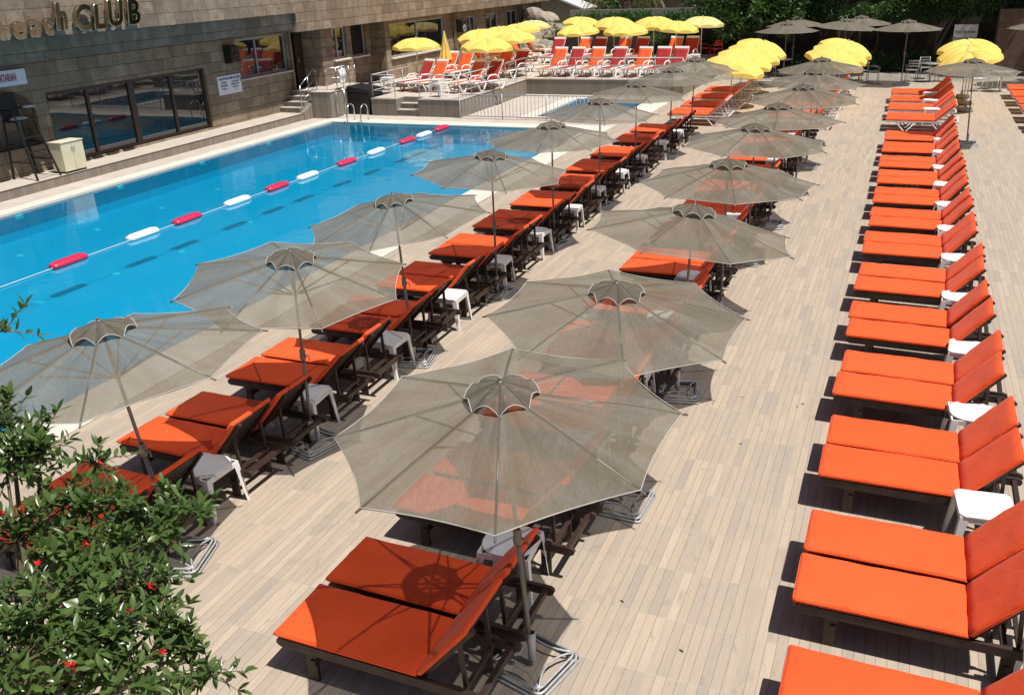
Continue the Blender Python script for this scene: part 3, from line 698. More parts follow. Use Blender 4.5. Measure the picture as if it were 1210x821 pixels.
def make_wood(seed, back=47, cut=0):
    e = empty('sun_lounger'); e['category'] = 'sun lounger'; rnd = random.Random(seed)
    fr = MB(); W = .60; y = W / 2 - .02
    for s in (-1, 1):   # side rails with rounded noses
        prof = [(.03, .270), (0.0, .285), (-.012, .31), (0.0, .335), (.03, .345), (1.67, .345), (1.70, .335), (1.712, .31), (1.70, .285), (1.67, .270)]
        fr.prism([(a, b) for a, b in prof], 'y', s * y - .018, s * y + .018)
    for k in range(11): fr.bb(.06 + k * .105, .06 + k * .105 + .06, -y, y, .330, .346)
    fr.bb(1.62, 1.66, -y, y, .285, .335)
    fr.bb(.26, .30, -y, y, .15, .20); fr.bb(1.42, 1.46, -y, y, .13, .18)
    fr.build('frame', 'dark_wood', e)
    for x in (.26, 1.44):
        for s in (-1, 1): MB().bb(x - .045, x + .045, s * y - .042, s * y - .014 + (.0 if s < 0 else .0), 0, .335).build('leg', 'dark_wood', e, .004) if s > 0 else MB().bb(x - .045, x + .045, -y + .014, -y + .042, 0, .335).build('leg', 'dark_wood', e, .004)
    a = radians(back); ca, sa = cos(a), sin(a); R_ = Matrix.Translation((WJ, 0, .338)) @ Matrix.Rotation(-a, 4, 'Y')
    bf = MB()
    for s in (-1, 1): bf.box((.31, s * (y - .05), -.005), (.66, .035, .04), R_)
    for k in range(6): bf.box((.06 + .105 * k, 0, .012), (.092, .52, .014), R_)
    bf.build('backrest_frame', 'dark_wood', e)
    p = R_ @ Vector((.42, 0, -.02))
    pr = MB()
    for s in (-1, 1): pr.beam((p.x, s * .2, p.z), (1.50, s * .2, .30), .025, .03)
    pr.beam((1.50, -.26, .30), (1.50, .26, .30), .03, .03); pr.build('back_prop', 'dark_wood', e)
    c = mesh_obj('seat_cushion', cushion_mesh(WJ + .01, .612, .052, seed), 'cushion_orange', e); c.location = (-.025, 0, .348); c.rotation_euler = (0, 0, rnd.uniform(-.012, .012))
    piping_ring(WJ, .607, .030).build('piping', 'cushion_orange', c)
    b = mesh_obj('back_cushion', cushion_mesh(.62, .608, .05, seed + 50, nx=12), 'cushion_orange', e); b.matrix_local = Matrix.Translation((WJ - .005, 0, .352)) @ Matrix.Rotation(-a, 4, 'Y') @ Matrix.Translation((.02, 0, .0)) @ Matrix.Rotation(rnd.uniform(-.01, .01), 4, 'Z')
    piping_ring(.62, .603, .03).build('piping', 'cushion_orange', b)
    return register(e)
WOODS = [make_wood(11, 50), make_wood(23, 48), make_wood(37, 51)]
WOODL = [make_wood(41, 50), make_wood(53, 47)]
def make_white(seed):
    e = empty('sun_lounger'); e['category'] = 'sun lounger'; f = MB(); y = .30
    for s in (-1, 1): f.beam((0, s * y, .30), (1.95, s * y, .30), .035, .045)
    for x in (.02, 1.93): f.beam((x, -y, .30), (x, y, .30), .04, .04)
    f.build('frame', 'white_metal', e)
    for s in (-1, 1):
        for x in (.55, 1.5):
            m = MB(); m.tube([(x - .26, s * y, .28), (x - .03, s * y, .02), (x + .03, s * y, .02), (x + .26, s * y, .28)], .018, 8); m.build('leg', 'white_metal', e)
    a = radians(44); R_ = Matrix.Translation((1.36, 0, .33)) @ Matrix.Rotation(-a, 4, 'Y'); b = MB()
    for s in (-1, 1): b.box((.33, s * .27, 0), (.68, .03, .03), R_)
    b.box((.66, 0, 0), (.03, .54, .03), R_); p = R_ @ Vector((.45, 0, 0))
    for s in (-1, 1): b.beam((p.x, s * .24, p.z), (1.80, s * .24, .31), .02, .02)
    b.build('backrest_frame', 'white_metal', e)
    c = mesh_obj('seat_cushion', cushion_mesh(1.36, .62, .055, seed), 'cushion_orange', e); c.location = (0, 0, .325)
    b = mesh_obj('back_cushion', cushion_mesh(.68, .62, .05, seed + 9, nx=12), 'cushion_orange', e); b.matrix_local = R_ @ Matrix.Translation((.0, 0, .018))
    return register(e)
WHITE = make_white(71)
PAIRW = .678; GR = 'orange cushioned loungers standing in rows on the pool deck'
def row(x0, starts, protos, rowname, rnd, tables, x_t, rot=-.02, skip=()):
    out = []
    for i, ys in enumerate(starts):
        r0 = rot + rnd.uniform(-.018, .018)
        for h in (0, 1):
            yy = ys + .32 + PAIRW * h
            lab = 'dark wood lounger with orange cushion, %s of the %s pair %s' % (('nearer', 'farther')[h], ORD[i], rowname)
            out.append(place(rnd.choice(protos), (x0 + rnd.uniform(-.02, .02), yy + rnd.uniform(-.01, .01), 0), r0 + rnd.uniform(-.008, .008), lab, GR))
    return out
def wrow(x0, starts, rowname, rnd):
    for i, ys in enumerate(starts):
        for h in (0, 1):
            lab = 'orange lounger on white metal frame, %s of %s pair %s' % (('nearer', 'farther')[h], ORD[i], rowname)
            place(WHITE, (x0 + rnd.uniform(-.02, .02), ys + .32 + PAIRW * h, 0), -.02 + rnd.uniform(-.015, .015), lab, 'orange loungers on white metal frames')
# white plastic side table
def make_table(v):
    e = empty('side_table'); e['category'] = 'side table'; t = MB(); h = .47; s = .225
    if v == 0:
        poly = [(-s, -s + .04), (-s + .04, -s), (s - .04, -s), (s, -s + .04), (s, s - .04), (s - .04, s), (-s + .04, s), (-s, s - .04)]
    else: poly = [(s * cos(k * pi / 12) * 1.08, s * sin(k * pi / 12) * 1.08) for k in range(24)]; poly = [(max(-s, min(s, a)), max(-s, min(s, b))) for a, b in poly]
    t.prism(poly, 'z', h - .02, h); t.build('tabletop', 'white_plastic', e, .006)
    a = MB()
    for (x0, y0, x1, y1) in ((-s, -s, s, -s), (-s, s, s, s), (-s, -s, -s, s), (s, -s, s, s)):
        k = .94; a.beam((x0 * k, y0 * k, h - .045), (x1 * k, y1 * k, h - .045), .014, .05)
    a.build('apron', 'white_plastic', e)
    for sx in (-1, 1):
        for sy in (-1, 1):
            m = MB(); n = 6; vs = []
            for i in range(n + 1):
                q = i / n; z = (h - .02) * (1 - q); w = .07 - .032 * q; o = s * (.97 + .16 * q)
                vs.append([(sx * o, sy * o, z), (sx * (o - w), sy * o, z), (sx * (o - .012), sy * (o - .012), z), (sx * o, sy * (o - w), z)])
            for i in range(n):
                A, B_ = vs[i], vs[i + 1]
                for j in range(4): m.quad(A[j], A[(j + 1) % 4], B_[(j + 1) % 4], B_[j])
            m.build('leg', 'white_plastic', e)
    return register(e)
TABS = [make_table(0), make_table(1)]
rnd = random.Random(5)
RS = [4.0, 5.80, 7.70, 9.52, 11.32, 13.19, 15.06, 16.81, 18.58, 20.32, 22.02, 23.85, 25.55]
LS = [4.30, 6.02, 7.75, 9.50, 11.28, 13.04, 14.85, 16.60, 18.34, 20.10, 21.90, 23.92, 25.6]
MS = [4.11, 5.90, 7.70, 9.50, 11.30, 13.09, 14.9, 16.7, 18.5, 20.3, 22.1, 23.9, 25.7]
row(-.27, RS, WOODS, 'in the right row', rnd, 1, 1.07)
row(-7.15, LS, WOODL, 'beside the main pool', rnd, 1, -6.0, 0)
row(-3.76, MS, WOODS, 'in the middle row', rnd, 1, -2.5, -.01)
WR = [29.0, 31.0, 32.9, 34.8]; WL = [29.1, 30.9, 32.9, 34.9]; WM = [29.0, 31.0, 33.0, 35.0]
wrow(-.36, WR, 'in the right row', rnd); wrow(-6.9, WL, 'past the wooden ones poolside', rnd); wrow(-3.7, WM, 'behind the middle row', rnd)
wrow(3.4, [29.3, 31.1, 32.9, 34.6, 36.3], 'at the far right edge', rnd)
def tabs(x, ys, rn):
    for i, y in enumerate(ys):
        place(TABS[0 if rnd.random() < .6 else 1], (x + rnd.uniform(-.04, .04) + (.36 if rn == 'in the right row' and i == 0 else 0), y + rnd.uniform(-.02, .03), 0), rnd.uniform(-.12, .12), 'white plastic side table by the %s pair %s' % (ORD[i], rn), 'white side tables between the loungers')
tabs(1.06, [s - .19 for s in RS[1:]], 'in the right row')
tabs(.86, [30.62, 32.55, 34.4], 'of white framed loungers at right')
tabs(-5.82, [s - .21 for s in LS[1:]], 'beside the pool')
tabs(-2.56, [s - .22 for s in MS[1:]], 'in the middle row')

# ------------------------------------------------------------------ grey mesh umbrellas
def make_canopy_parts(hub_z=2.36, R=1.19, drop=.28):
    """returns meshes in hub space: origin at the hub, z up"""
    N = 8; segs = 10; rings = 9
    def pt(k, t, q, R=R, drop=drop, sag=.05, scal=.035):
        """k sector, t across 0..1, q from hub 0..1"""
        a0 = 2 * pi * k / N; a1 = 2 * pi * (k + 1) / N
        p0 = Vector((cos(a0), sin(a0), 0)); p1 = Vector((cos(a1), sin(a1), 0)); p = p0.lerp(p1, t)
        b = 4 * t * (1 - t)
        p = p * (1 - scal * b * q)
        z = -drop * (q ** 1.10) - sag * b * q * (1.2 - q)
        return Vector((p.x * R * q, p.y * R * q, z))
    m = MB()
    for k in range(N):
        vs = [pt(k, i / segs, .10 + .90 * j / rings) for j in range(rings + 1) for i in range(segs + 1)]
        fs = [(j * (segs + 1) + i, j * (segs + 1) + i + 1, (j + 1) * (segs + 1) + i + 1, (j + 1) * (segs + 1) + i) for j in range(rings) for i in range(segs)]
        m.add(vs, fs, True)
    me = m.mesh('canopy'); bm = bmesh.new(); bm.from_mesh(me); bmesh.ops.remove_doubles(bm, verts=bm.verts, dist=1e-4)
    for v in bm.verts:
        q = sqrt(v.co.x ** 2 + v.co.y ** 2); an = math.atan2(v.co.y, v.co.x)
        v.co.z += .006 * sin(an * 5 + q * 9) * q + .004 * sin(an * 16) * (1.2 - q)
    bm.to_mesh(me); bm.free(); me.materials.append(MATS['mesh_canopy'])
    rim = []
    for k in range(N): rim += [pt(k, i / 8, 1.0) + Vector((0, 0, .002)) for i in range(8)]
    pip = MB().tube(rim, .0042, 5, closed=True).mesh('piping'); pip.materials.append(MATS['piping'])
    # vent cap with scalloped edge, standing a little above the canopy
    c = MB(); vs = []; n = 64; Rc = .255; cr = []
    for j in range(7):
        q = j / 6
        for i in range(n):
            a = 2 * pi * i / n; b = abs(sin(a * 4)); 
            r = Rc * q * (.90 + .12 * (1 - b) ** .7 if q > .5 else 1 - .05 * b)
            z = .060 - .098 * q ** 1.3 + .006 * sin(a * 3 + 1) * q + (.036 * b - .03 * (1 - b) ** 3) * q ** 2
            vs.append(Vector((r * cos(a), r * sin(a), z)))
            if j == 6: cr.append(vs[-1])
    c.add(vs, [(j * n + i, j * n + (i + 1) % n, (j + 1) * n + (i + 1) % n, (j + 1) * n + i) for j in range(6) for i in range(n)], True)
    cap = c.mesh('vent_cap'); cap.materials.append(MATS['mesh_cap'])
    cp = MB().tube(cr, .0042, 5, closed=True).mesh('piping'); cp.materials.append(MATS['piping'])
    rib = MB().tube([(.03, 0, -.012), (R * .5, 0, -.5 ** 1.1 * drop - .012), (R * 1.03, 0, -drop - .016)], [.011, .010, .008], 6).mesh('rib'); rib.materials.append(MATS['taupe_pole'])
    stt = MB().tube([(.035, 0, -.42), (R * .5, 0, -.5 ** 1.1 * drop - .022)], .008, 6).mesh('strut'); stt.materials.append(MATS['taupe_pole'])
    return me, pip, cap, cp, rib, stt
CAN = make_canopy_parts()
def base_mesh():
    m = MB(); s = .27
    for j, (k, z) in enumerate(((1.0, .016), (.93, .042), (.86, .068))):
        r = .05; pts = []
        for cx, cy, a0 in ((s * k - r, s * k - r, 0), (-s * k + r, s * k - r, 90), (-s * k + r, -s * k + r, 180), (s * k - r, -s * k + r, 270)):
            for q in range(4): a = radians(a0 + 30 * q); pts.append((cx + r * cos(a), cy + r * sin(a), z))
        m.tube(pts, .0105, 6, closed=True)
    for k in range(4):
        a = radians(45 + 90 * k); b = radians(135 + 90 * k); A = Vector((cos(a), sin(a), 0)) * s * 1.22; B_ = Vector((cos(b), sin(b), 0)) * s * 1.22
        mid = (A + B_) * .5 * .28
        pts = [(1 - t) ** 2 * A + 2 * t * (1 - t) * mid + t * t * B_ + Vector((0, 0, .075 + .02 * sin(pi * t))) for t in [i / 8 for i in range(9)]]
        m.tube(pts, .009, 6)
    m.lathe([(.03, .07), (.032, .30), (.026, .31)], n=14)
    me = m.mesh('base'); me.materials.append(MATS['galvanised']); return me
BASE = base_mesh()
def shared(name, me, parent, M=None):
    o = D.objects.new(name, me); COL.objects.link(o); o.parent = parent
    if M is not None: o.matrix_local = M
    return o
def umbrella(x, y, tilt=(0, 0), ph=10, label='', hub=2.36, lean=(0, 0), group='grey mesh umbrellas along the lounger rows', base=True, sc_=1.0):
    e = empty('umbrella', (x, y, 0), 0, label, 'umbrella', group)
    top = Vector((lean[0], lean[1], hub)); d = top.normalized()
    MB().tube([d * .05, d * (hub * .50)], .019, 10).build('pole', 'taupe_pole', e)
    MB().tube([d * (hub * .49), top + d * .07], .015, 10).tube([top + d * .07, top + d * .09], [.015, .008], 8).build('upper_pole', 'taupe_pole', e)
    cj = MB().lathe([(.016, -.06), (.03, -.05), (.036, -.01), (.03, .02), (.034, .05), (.020, .07)], c=d * (hub * .50), n=12); jj = cj.build('crank_joint', 'taupe_pole', e)
    c = d * (hub * .50); MB().tube([c + Vector((.03, 0, 0)), c + Vector((.075, .0, 0)), c + Vector((.08, 0, -.05))], .007, 6).build('crank_handle', 'taupe_pole', jj)
    if base: shared('base', BASE, e, Matrix.Rotation(radians(random.uniform(-18, 18)), 4, 'Z'))
    q = Vector((tilt[0], tilt[1], 1)).normalized(); R_ = Vector((0, 0, 1)).rotation_difference(q).to_matrix().to_4x4()
    H_ = Matrix.Translation(top) @ R_ @ Matrix.Rotation(radians(ph), 4, 'Z') @ Matrix.Scale(sc_, 4)
    cn = shared('canopy', CAN[0], e, H_)
    shared('piping', CAN[1], cn); vc = shared('vent_cap', CAN[2], e, H_); shared('piping', CAN[3], vc)
    for k in range(8):
        M = Matrix.Rotation(2 * pi * k / 8, 4, 'Z'); shared('rib', CAN[4], cn, M); shared('strut', CAN[5], cn, M)
    return e
T = radians
MU = [(-2.05, 4.87, (-.045, -.077), 20, (-.135, -.05), 2.285, .98), (-2.04, 7.21, (.05, -.047), 20, (-.04, -.10), 2.225, .955), (-2.09, 9.77, (.107, .054), 32, (.11, .02), 2.28, .98), (-2.06, 12.34, (.02, 0), 15, (0, 0)), (-2.15, 15.3, (.03, .0), 30, (0, 0)), (-2.1, 17.7, (0, .02), 5, (0, 0)), (-1.95, 20.6, (.0, -.02), 25, (0, 0)), (-2.0, 23.4, (.03, 0), 12, (0, 0)), (-2.1, 26.4, (-.02, 0), 33, (0, 0))]
for i, (x, y, t, ph, ln, *hs) in enumerate(MU): umbrella(x, y, t, ph, 'grey mesh umbrella, %s from the camera in the middle row of loungers' % ORD[i], lean=ln, hub=(hs or [2.29])[0], sc_=(hs or [0, 1])[1])
LU = [(-5.53, 5.02, (-.09, -.03), 36, (-.24, -.08), 2.25, 1.04), (-5.60, 7.23, (.08, -.07), 2, (.08, -.05), 2.21, .99), (-5.65, 9.69, (-.075, -.074), 13, (-.05, -.1), 2.23, .985), (-5.64, 12.48, (.06, 0), 34, (.02, -.05)), (-5.70, 15.30, (.0, 0), 8, (.03, -.1)), (-5.76, 18.29, (.03, 0), 22, (.05, -.1)), (-5.76, 21.13, (.02, 0), 30, (.05, -.1)), (-5.63, 24.07, (.0, 0), 12, (.05, 0)), (-5.68, 26.97, (.05, -.04), 4, (.1, -.1))]
for i, (x, y, t, ph, ln, *hs) in enumerate(LU): umbrella(x, y, t, ph, 'grey mesh umbrella, %s from the camera in the row beside the pool' % ORD[i], lean=ln, hub=(hs or [2.25])[0], sc_=(hs or [0, 1])[1])
umbrella(1.76, 27.19, (.02, -.01), 10, 'grey mesh umbrella on a slanting pole behind the right row of loungers', hub=2.2, lean=(-.14, -.1))
for x, y, ph, lb, sc1 in ((-4.6, 39.6, 12, 'grey cafe umbrella standing at the left under the dark trees', 1.05), (-4.7, 43.4, 30, 'grey cafe umbrella half hidden behind the left cafe umbrella', 1.1), (-2.45, 41.5, 5, 'grey tilted cafe umbrella, middle one under the dark trees', 1.1), (-2.0, 43.6, 25, 'grey cafe umbrella behind the tilted middle cafe umbrella', 1.1), (-.1, 40.2, 18, 'grey cafe umbrella standing alone right of the middle ones', 1.1), (4.6, 40.3, 10, 'grey umbrella edge cut by the frame at the top right corner', 1.1)):
    umbrella(x, y, (.08, 0) if x == -2.45 else (0, 0), ph, lb, hub=2.4, group='grey umbrellas over the cafe tables', sc_=sc1)

# ------------------------------------------------------------------ yellow umbrellas
def yellow_parts(R=.98, drop=.33):
    N = 8; segs = 8; rings = 8; m = MB(); v = MB(); rim = []
    def pt(k, t, q):
        a = 2 * pi * (k + t) / N; b = 4 * t * (1 - t); bul = .085 * b * sin(q * pi * .62)
        r = R * q * (cos(pi / N) / cos(pi / N * (2 * t - 1)) * .5 + .5)
        return Vector((r * cos(a), r * sin(a), -drop * q ** 1.9 + bul))
    for k in range(N):
        m.add([pt(k, i / segs, j / rings) for j in range(rings + 1) for i in range(segs + 1)], [(j * (segs + 1) + i, j * (segs + 1) + i + 1, (j + 1) * (segs + 1) + i + 1, (j + 1) * (segs + 1) + i) for j in range(rings) for i in range(segs)], True)
        a = [pt(k, i / segs, 1) for i in range(segs + 1)]
        b = [p * 1.0 + Vector((p.x * .015, p.y * .015, -.06 - .085 * sin(pi * i / segs))) for i, p in enumerate(a)]
        v.add(a + b, [(i, i + 1, segs + 2 + i, segs + 1 + i) for i in range(segs)], True)
    me = m.mesh('canopy'); me.materials.append(MATS['yellow_canopy']); va = v.mesh('valance'); va.materials.append(MATS['yellow_canopy'])
    me2 = me.copy(); me2.materials.clear(); me2.materials.append(MATS['yellow_faded']); va2 = va.copy(); va2.materials.clear(); va2.materials.append(MATS['yellow_faded'])
    rib = MB().tube([(.02, 0, -.01), (R * .5, 0, -drop * .5 ** 1.9 - .015), (R * .98, 0, -drop * .98 ** 1.9 - .015)], .008, 5).mesh('rib'); rib.materials.append(MATS['steel'])
    return me, va, me2, va2, rib
YP = yellow_parts()
def yellow(x, y, z0, hub, label, tilt=(0, 0), ph=0, faded=False, group='yellow umbrellas over the terrace', s=1.0, conc=True):  # noqa
    e = empty('yellow_umbrella', (x, y, z0), 0, label, 'umbrella', group)
    q = Vector((tilt[0], tilt[1], 1)).normalized(); kz = hub * .62; top = Vector((0, 0, kz)) + q * (hub - kz)
    MB().tube([(0, 0, .05), (0, 0, kz), top, top + q * .07], .019, 10).build('pole', 'white_metal', e)
    R_ = Matrix.Translation(top) @ Vector((0, 0, 1)).rotation_difference(q).to_matrix().to_4x4() @ Matrix.Rotation(radians(ph), 4, 'Z') @ Matrix.Scale(s, 4)
    c = shared('canopy', YP[2 if faded else 0], e, R_); shared('valance', YP[3 if faded else 1], c)
    for k in range(8): shared('rib', YP[4], c, Matrix.Rotation(2 * pi * k / 8, 4, 'Z'))
    MB().lathe([(.0, 0), (.25, 0), (.27, .03), (.25, .10), (.10, .13), (.04, .14), (.035, .26), (0, .26)], n=20).build('base', 'concrete', e)
    return e
zt = TZ + .03
YT = [(-15.9, 29.95 + 2.2, 'yellow umbrella at the left end of the terrace, in front of the big window', 0), (-15.4, 35.2, 'yellow umbrella on the terrace, hindmost left one before the far windows', 0), (-13.6, 31.4, 'bright yellow umbrella in front of the left terrace group', 0), (-15.2, 37.2, 'yellow umbrella in the middle of the left terrace group', 0), (-15.2, 39.6, 'large yellow umbrella behind the left terrace group', 0), (-14.6, 36.6, 'yellow umbrella nearest the rockery in the left terrace group', 0), (-15.5, 41.8, 'pale yellow umbrella beside the rockery at the end of the building', 1),
      (-13.8, 41.2, 'yellow umbrella behind the one nearest the rockery side of the back terrace', 0), (-12.3, 38.3, 'yellow umbrella in front at the left end of the back terrace', 0), (-12.0, 40.6, 'pale yellow umbrella behind, second from left on the back terrace', 0), (-10.4, 38.2, 'yellow umbrella with broad lobes in the middle of the back terrace', 0), (-10.1, 40.8, 'yellow umbrella tucked behind, middle right of the back terrace', 0), (-8.75, 38.6, 'yellow umbrella in front at the right part of the back terrace', 0), (-8.2, 40.8, 'faded yellow umbrella with leaf shadows at the right end of the terrace', 1)]
YT = [(-18.17, 33.4, 2.4, 'yellow umbrella alone before the big window, leftmost of the open ones', 0), (-17.5, 38.1, 2.4, 'yellow umbrella behind the closed one, before the far windows', 0), (-14.96, 33.1, 2.4, 'bright yellow umbrella nearest the front in the left terrace group', 0), (-17.3, 39.9, 2.4, 'yellow umbrella third from the building side in the left terrace group', 0), (-17.2, 42.0, 2.4, 'large yellow umbrella at the back of the left terrace group', 0), (-15.3, 36.7, 2.4, 'bright yellow umbrella right of the nearest one in the left terrace group', 0), (-17.5, 44.4, 2.4, 'pale yellow umbrella beside the rockery at the end of the building', 1),
      (-15.1, 44.9, 2.5, 'pale yellow umbrella behind at the left end of the back terrace', 0), (-13.77, 40.6, 2.4, 'yellow umbrella in front at the left end of the back terrace', 0), (-13.1, 43.9, 2.5, 'yellow umbrella behind, second from left on the back terrace', 0), (-11.6, 40.7, 2.4, 'yellow umbrella with broad lobes in the middle of the back terrace', 0), (-11.1, 43.7, 2.5, 'yellow umbrella behind, third from left on the back terrace', 0), (-9.66, 42.0, 2.4, 'yellow umbrella in front at the right part of the back terrace', 0), (-8.8, 43.4, 2.5, 'faded yellow umbrella at the right end of the terrace', 1)]
rnd = random.Random(12)
for x, y, zt_, lb, fd in YT: yellow(x, y, zt, zt_ - zt, lb, (rnd.uniform(-.05, .08), rnd.uniform(-.1, .02)), rnd.uniform(0, 45), fd, s=1.0 + rnd.uniform(-.04, .06))
for k, (y, hb, px) in enumerate(((31.4, 1.86, .24), (33.3, 1.90, .26), (35.2, 1.92, .27), (37.1, 1.95, .28))): yellow(-5.3, y, 0, hb, 'yellow umbrella leaning over the white framed poolside loungers, %s in its row' % ORD[k], (px, -.05), 10 + 17 * k, False, 'yellow umbrellas over the white framed loungers')
for k, (y, hb) in enumerate(((33.2, 1.90), (35.0, 1.93), (36.8, 1.96))): yellow(-2.35 + .05 * k, y, 0, hb, 'yellow umbrella leaning right behind the middle row, %s in its row' % ORD[k], (.28, -.03), 5 + 21 * k, False, 'yellow umbrellas over the white framed loungers')
for k, (y, hb) in enumerate(((33.4, 1.86), (35.0, 1.92), (36.6, 1.96))): yellow(1.95, y, 0, hb, 'yellow umbrella leaning left behind the right row, %s in its row' % ORD[k], (-.22 + .08 * k, -.05), 12 + 19 * k, False, 'yellow umbrellas over the white framed loungers')
# closed umbrella
e = empty('closed_umbrella', (-18.2, 36.0, zt), 0, 'folded yellow umbrella standing upright before the stone wall', 'umbrella')
MB().tube([(0, 0, .05), (0, 0, 1.9)], .019, 8).build('pole', 'white_metal', e)
m = MB(); n = 48; vs = []
for j in range(9):
    q = j / 8
    for i in range(n): a = 2 * pi * i / n; r = (.03 + .21 * q) * (1 + .28 * q * cos(a * 8)); vs.append((r * cos(a), r * sin(a), 1.86 - 1.12 * q + .03 * q * cos(a * 8)))
m.add(vs, [(j * n + i, j * n + (i + 1) % n, (j + 1) * n + (i + 1) % n, (j + 1) * n + i) for j in range(8) for i in range(n)], True); m.build('canopy', 'yellow_canopy', e)
MB().lathe([(.0, 0), (.25, 0), (.27, .03), (.25, .10), (.10, .13), (.035, .26), (0, .26)], n=20).build('base', 'concrete', e)

# ------------------------------------------------------------------ resin loungers of the terrace
def make_resin(mat, back=57):
    e = empty('resin_lounger'); e['category'] = 'sun lounger'; y = .31; f = MB()
    for s in (-1, 1): f.tube([(0, s * y, .30), (.06, s * y, .345), (1.25, s * y, .345), (1.85, s * y, .30)], .032, 8)
    f.beam((.02, -y, .325), (.02, y, .325), .06, .05); f.beam((1.84, -y, .30), (1.84, y, .30), .05, .05); f.build('frame', 'white_plastic', e)
    for s in (-1, 1):
        for x in (.38, 1.42):
            MB().tube([(x - .24, s * y, .32), (x - .14, s * y, .16), (x - .06, s * y, .03), (x + .06, s * y, .03), (x + .14, s * y, .16), (x + .24, s * y, .32)], [.022, .028, .032, .032, .028, .022], 8).build('leg', 'white_plastic', e)
        MB().tube([(.62, s * (y + .03), .35), (.70, s * (y + .04), .50), (.82, s * (y + .04), .56), (1.10, s * (y + .04), .56), (1.24, s * (y + .04), .48), (1.30, s * (y + .03), .34)], .026, 8).build('armrest', 'white_plastic', e)
    s_ = MB(); nx = 14
    vs = [(.05 + 1.12 * i / nx, (j - .5) * .56, .355 - .018 * sin(pi * i / nx) * sin(pi * j)) for i in range(nx + 1) for j in (0, .25, .5, .75, 1)]
    s_.add(vs, [(i * 5 + j, (i + 1) * 5 + j, (i + 1) * 5 + j + 1, i * 5 + j + 1) for i in range(nx) for j in range(4)], True); so = s_.build('seat_sling', mat, e)
    so.modifiers.new('s', 'SOLIDIFY').thickness = .01
    a = radians(back); R_ = Matrix.Translation((1.15, 0, .36)) @ Matrix.Rotation(-a, 4, 'Y')
    b = MB(); vs = [R_ @ Vector((.02 + .72 * i / nx, (j - .5) * .60, -.015 * sin(pi * i / nx) * sin(pi * j))) for i in range(nx + 1) for j in (0, .25, .5, .75, 1)]
    b.add(vs, [(i * 5 + j, (i + 1) * 5 + j, (i + 1) * 5 + j + 1, i * 5 + j + 1) for i in range(nx) for j in range(4)], True); bo = b.build('back_sling', mat, e)
    bo.modifiers.new('s', 'SOLIDIFY').thickness = .01
    c = MB()
    for s in (-1, 1): c.box((.38, s * .30, -.02), (.80, .02, .03), R_)
    c.build('backrest_frame', 'white_plastic', e)
    MB().box((.80, 0, 0), (.10, .62, .05), R_).build('headrest', 'white_plastic', e, .012)
    return register(e)
RES = {'orange': make_resin('sling_orange'), 'red': make_resin('sling_red')}
def resin(col, x, y, deg, where): place(RES[col], (x, y, zt), radians(deg + rnd.uniform(-3, 3)), 'white lounger with %s sling %s' % (col, where), 'plastic loungers on the raised terrace')
for i, (x, c) in enumerate(((-13.95, 'orange'), (-13.15, 'red'), (-12.2, 'orange'), (-11.3, 'red'), (-10.3, 'orange'), (-9.4, 'red'), (-8.75, 'red'))): resin(c, x, 36.45, 80, 'in the back terrace front row, %s from left' % ORD[i])
for i, (x, c) in enumerate(((-15.9, 'red'), (-14.6, 'orange'), (-13.8, 'red'), (-12.6, 'orange'), (-11.7, 'red'), (-10.2, 'orange'), (-9.4, 'red'))): resin(c, x, 41.9, 82, 'in the back terrace rear row, %s from left' % ORD[i])
for i, (x, y, c) in enumerate(((-17.9, 31.35, 'red'), (-17.15, 31.15, 'orange'), (-15.6, 31.1, 'orange'), (-14.98, 31.4, 'red'))): resin(c, x, y, 70, 'in the left terrace front row, %s from left' % ORD[i])
for i, (x, y, c) in enumerate(((-18.35, 34.7, 'orange'), (-17.65, 34.8, 'orange'), (-16.1, 35.3, 'orange'), (-15.4, 35.5, 'red'))): resin(c, x, y, 76, 'in the left terrace second row, %s from left' % ORD[i])
for i, (x, y) in enumerate(((-16.5, 38.5), (-16.5, 39.9), (-16.5, 40.7), (-16.6, 42.1), (-16.6, 42.9), (-16.7, 45.2), (-15.1, 38.4))): resin('orange' if i != 6 else 'red', x, y, 172, 'with its head to the building, %s from the camera' % ORD[i])
for x, y, lb in ((-18.75, 31.9, 'white plastic table behind the railing at the left corner of the terrace'), (-16.35, 31.5, 'white plastic table between the front loungers of the left terrace'), (-15.6, 30.2, 'white plastic table at the railing beside the terrace steps'), (-8.6, 41.2, 'white plastic table at the right end of the back terrace')):
    place(TABS[0], (x, y, zt), rnd.uniform(-.3, .3), lb, 'white tables on the terrace')
for x, y in ((-13.9, 30.2),): pass
# red cafe chairs at the right end of the terrace, metal cafe furniture under the trees
def make_chair(mat, seat):
    e = empty('cafe_chair'); e['category'] = 'chair'; s = .20
    for sx in (-1, 1): MB().tube([(sx * s, -s, 0), (sx * s, -s, .44)], .013, 6).build('leg', mat, e); MB().tube([(sx * s, s + .02, 0), (sx * s, s, .44), (sx * s * .95, s + .06, .85)], .013, 6).build('leg', mat, e)
    MB().bb(-s - .01, s + .01, -s - .01, s + .01, .43, .46).build('seat', seat, e, .006)
    m = MB()
    for z in (.60, .70, .80): m.bb(-s * .95, s * .95, s + .02 + (z - .5) * .1, s + .04 + (z - .5) * .1, z, z + .05)
    m.build('backrest', seat, e)
    for sx in (-1, 1): MB().tube([(sx * (s + .01), s + .02, .64), (sx * (s + .03), 0, .65), (sx * (s + .02), -s, .62), (sx * s, -s, .44)], .012, 6).build('armrest', mat, e)
    return register(e)
CM, CR, CW = make_chair('chair_metal', 'chair_metal'), make_chair('red_plastic', 'red_plastic'), make_chair('white_plastic', 'white_plastic')
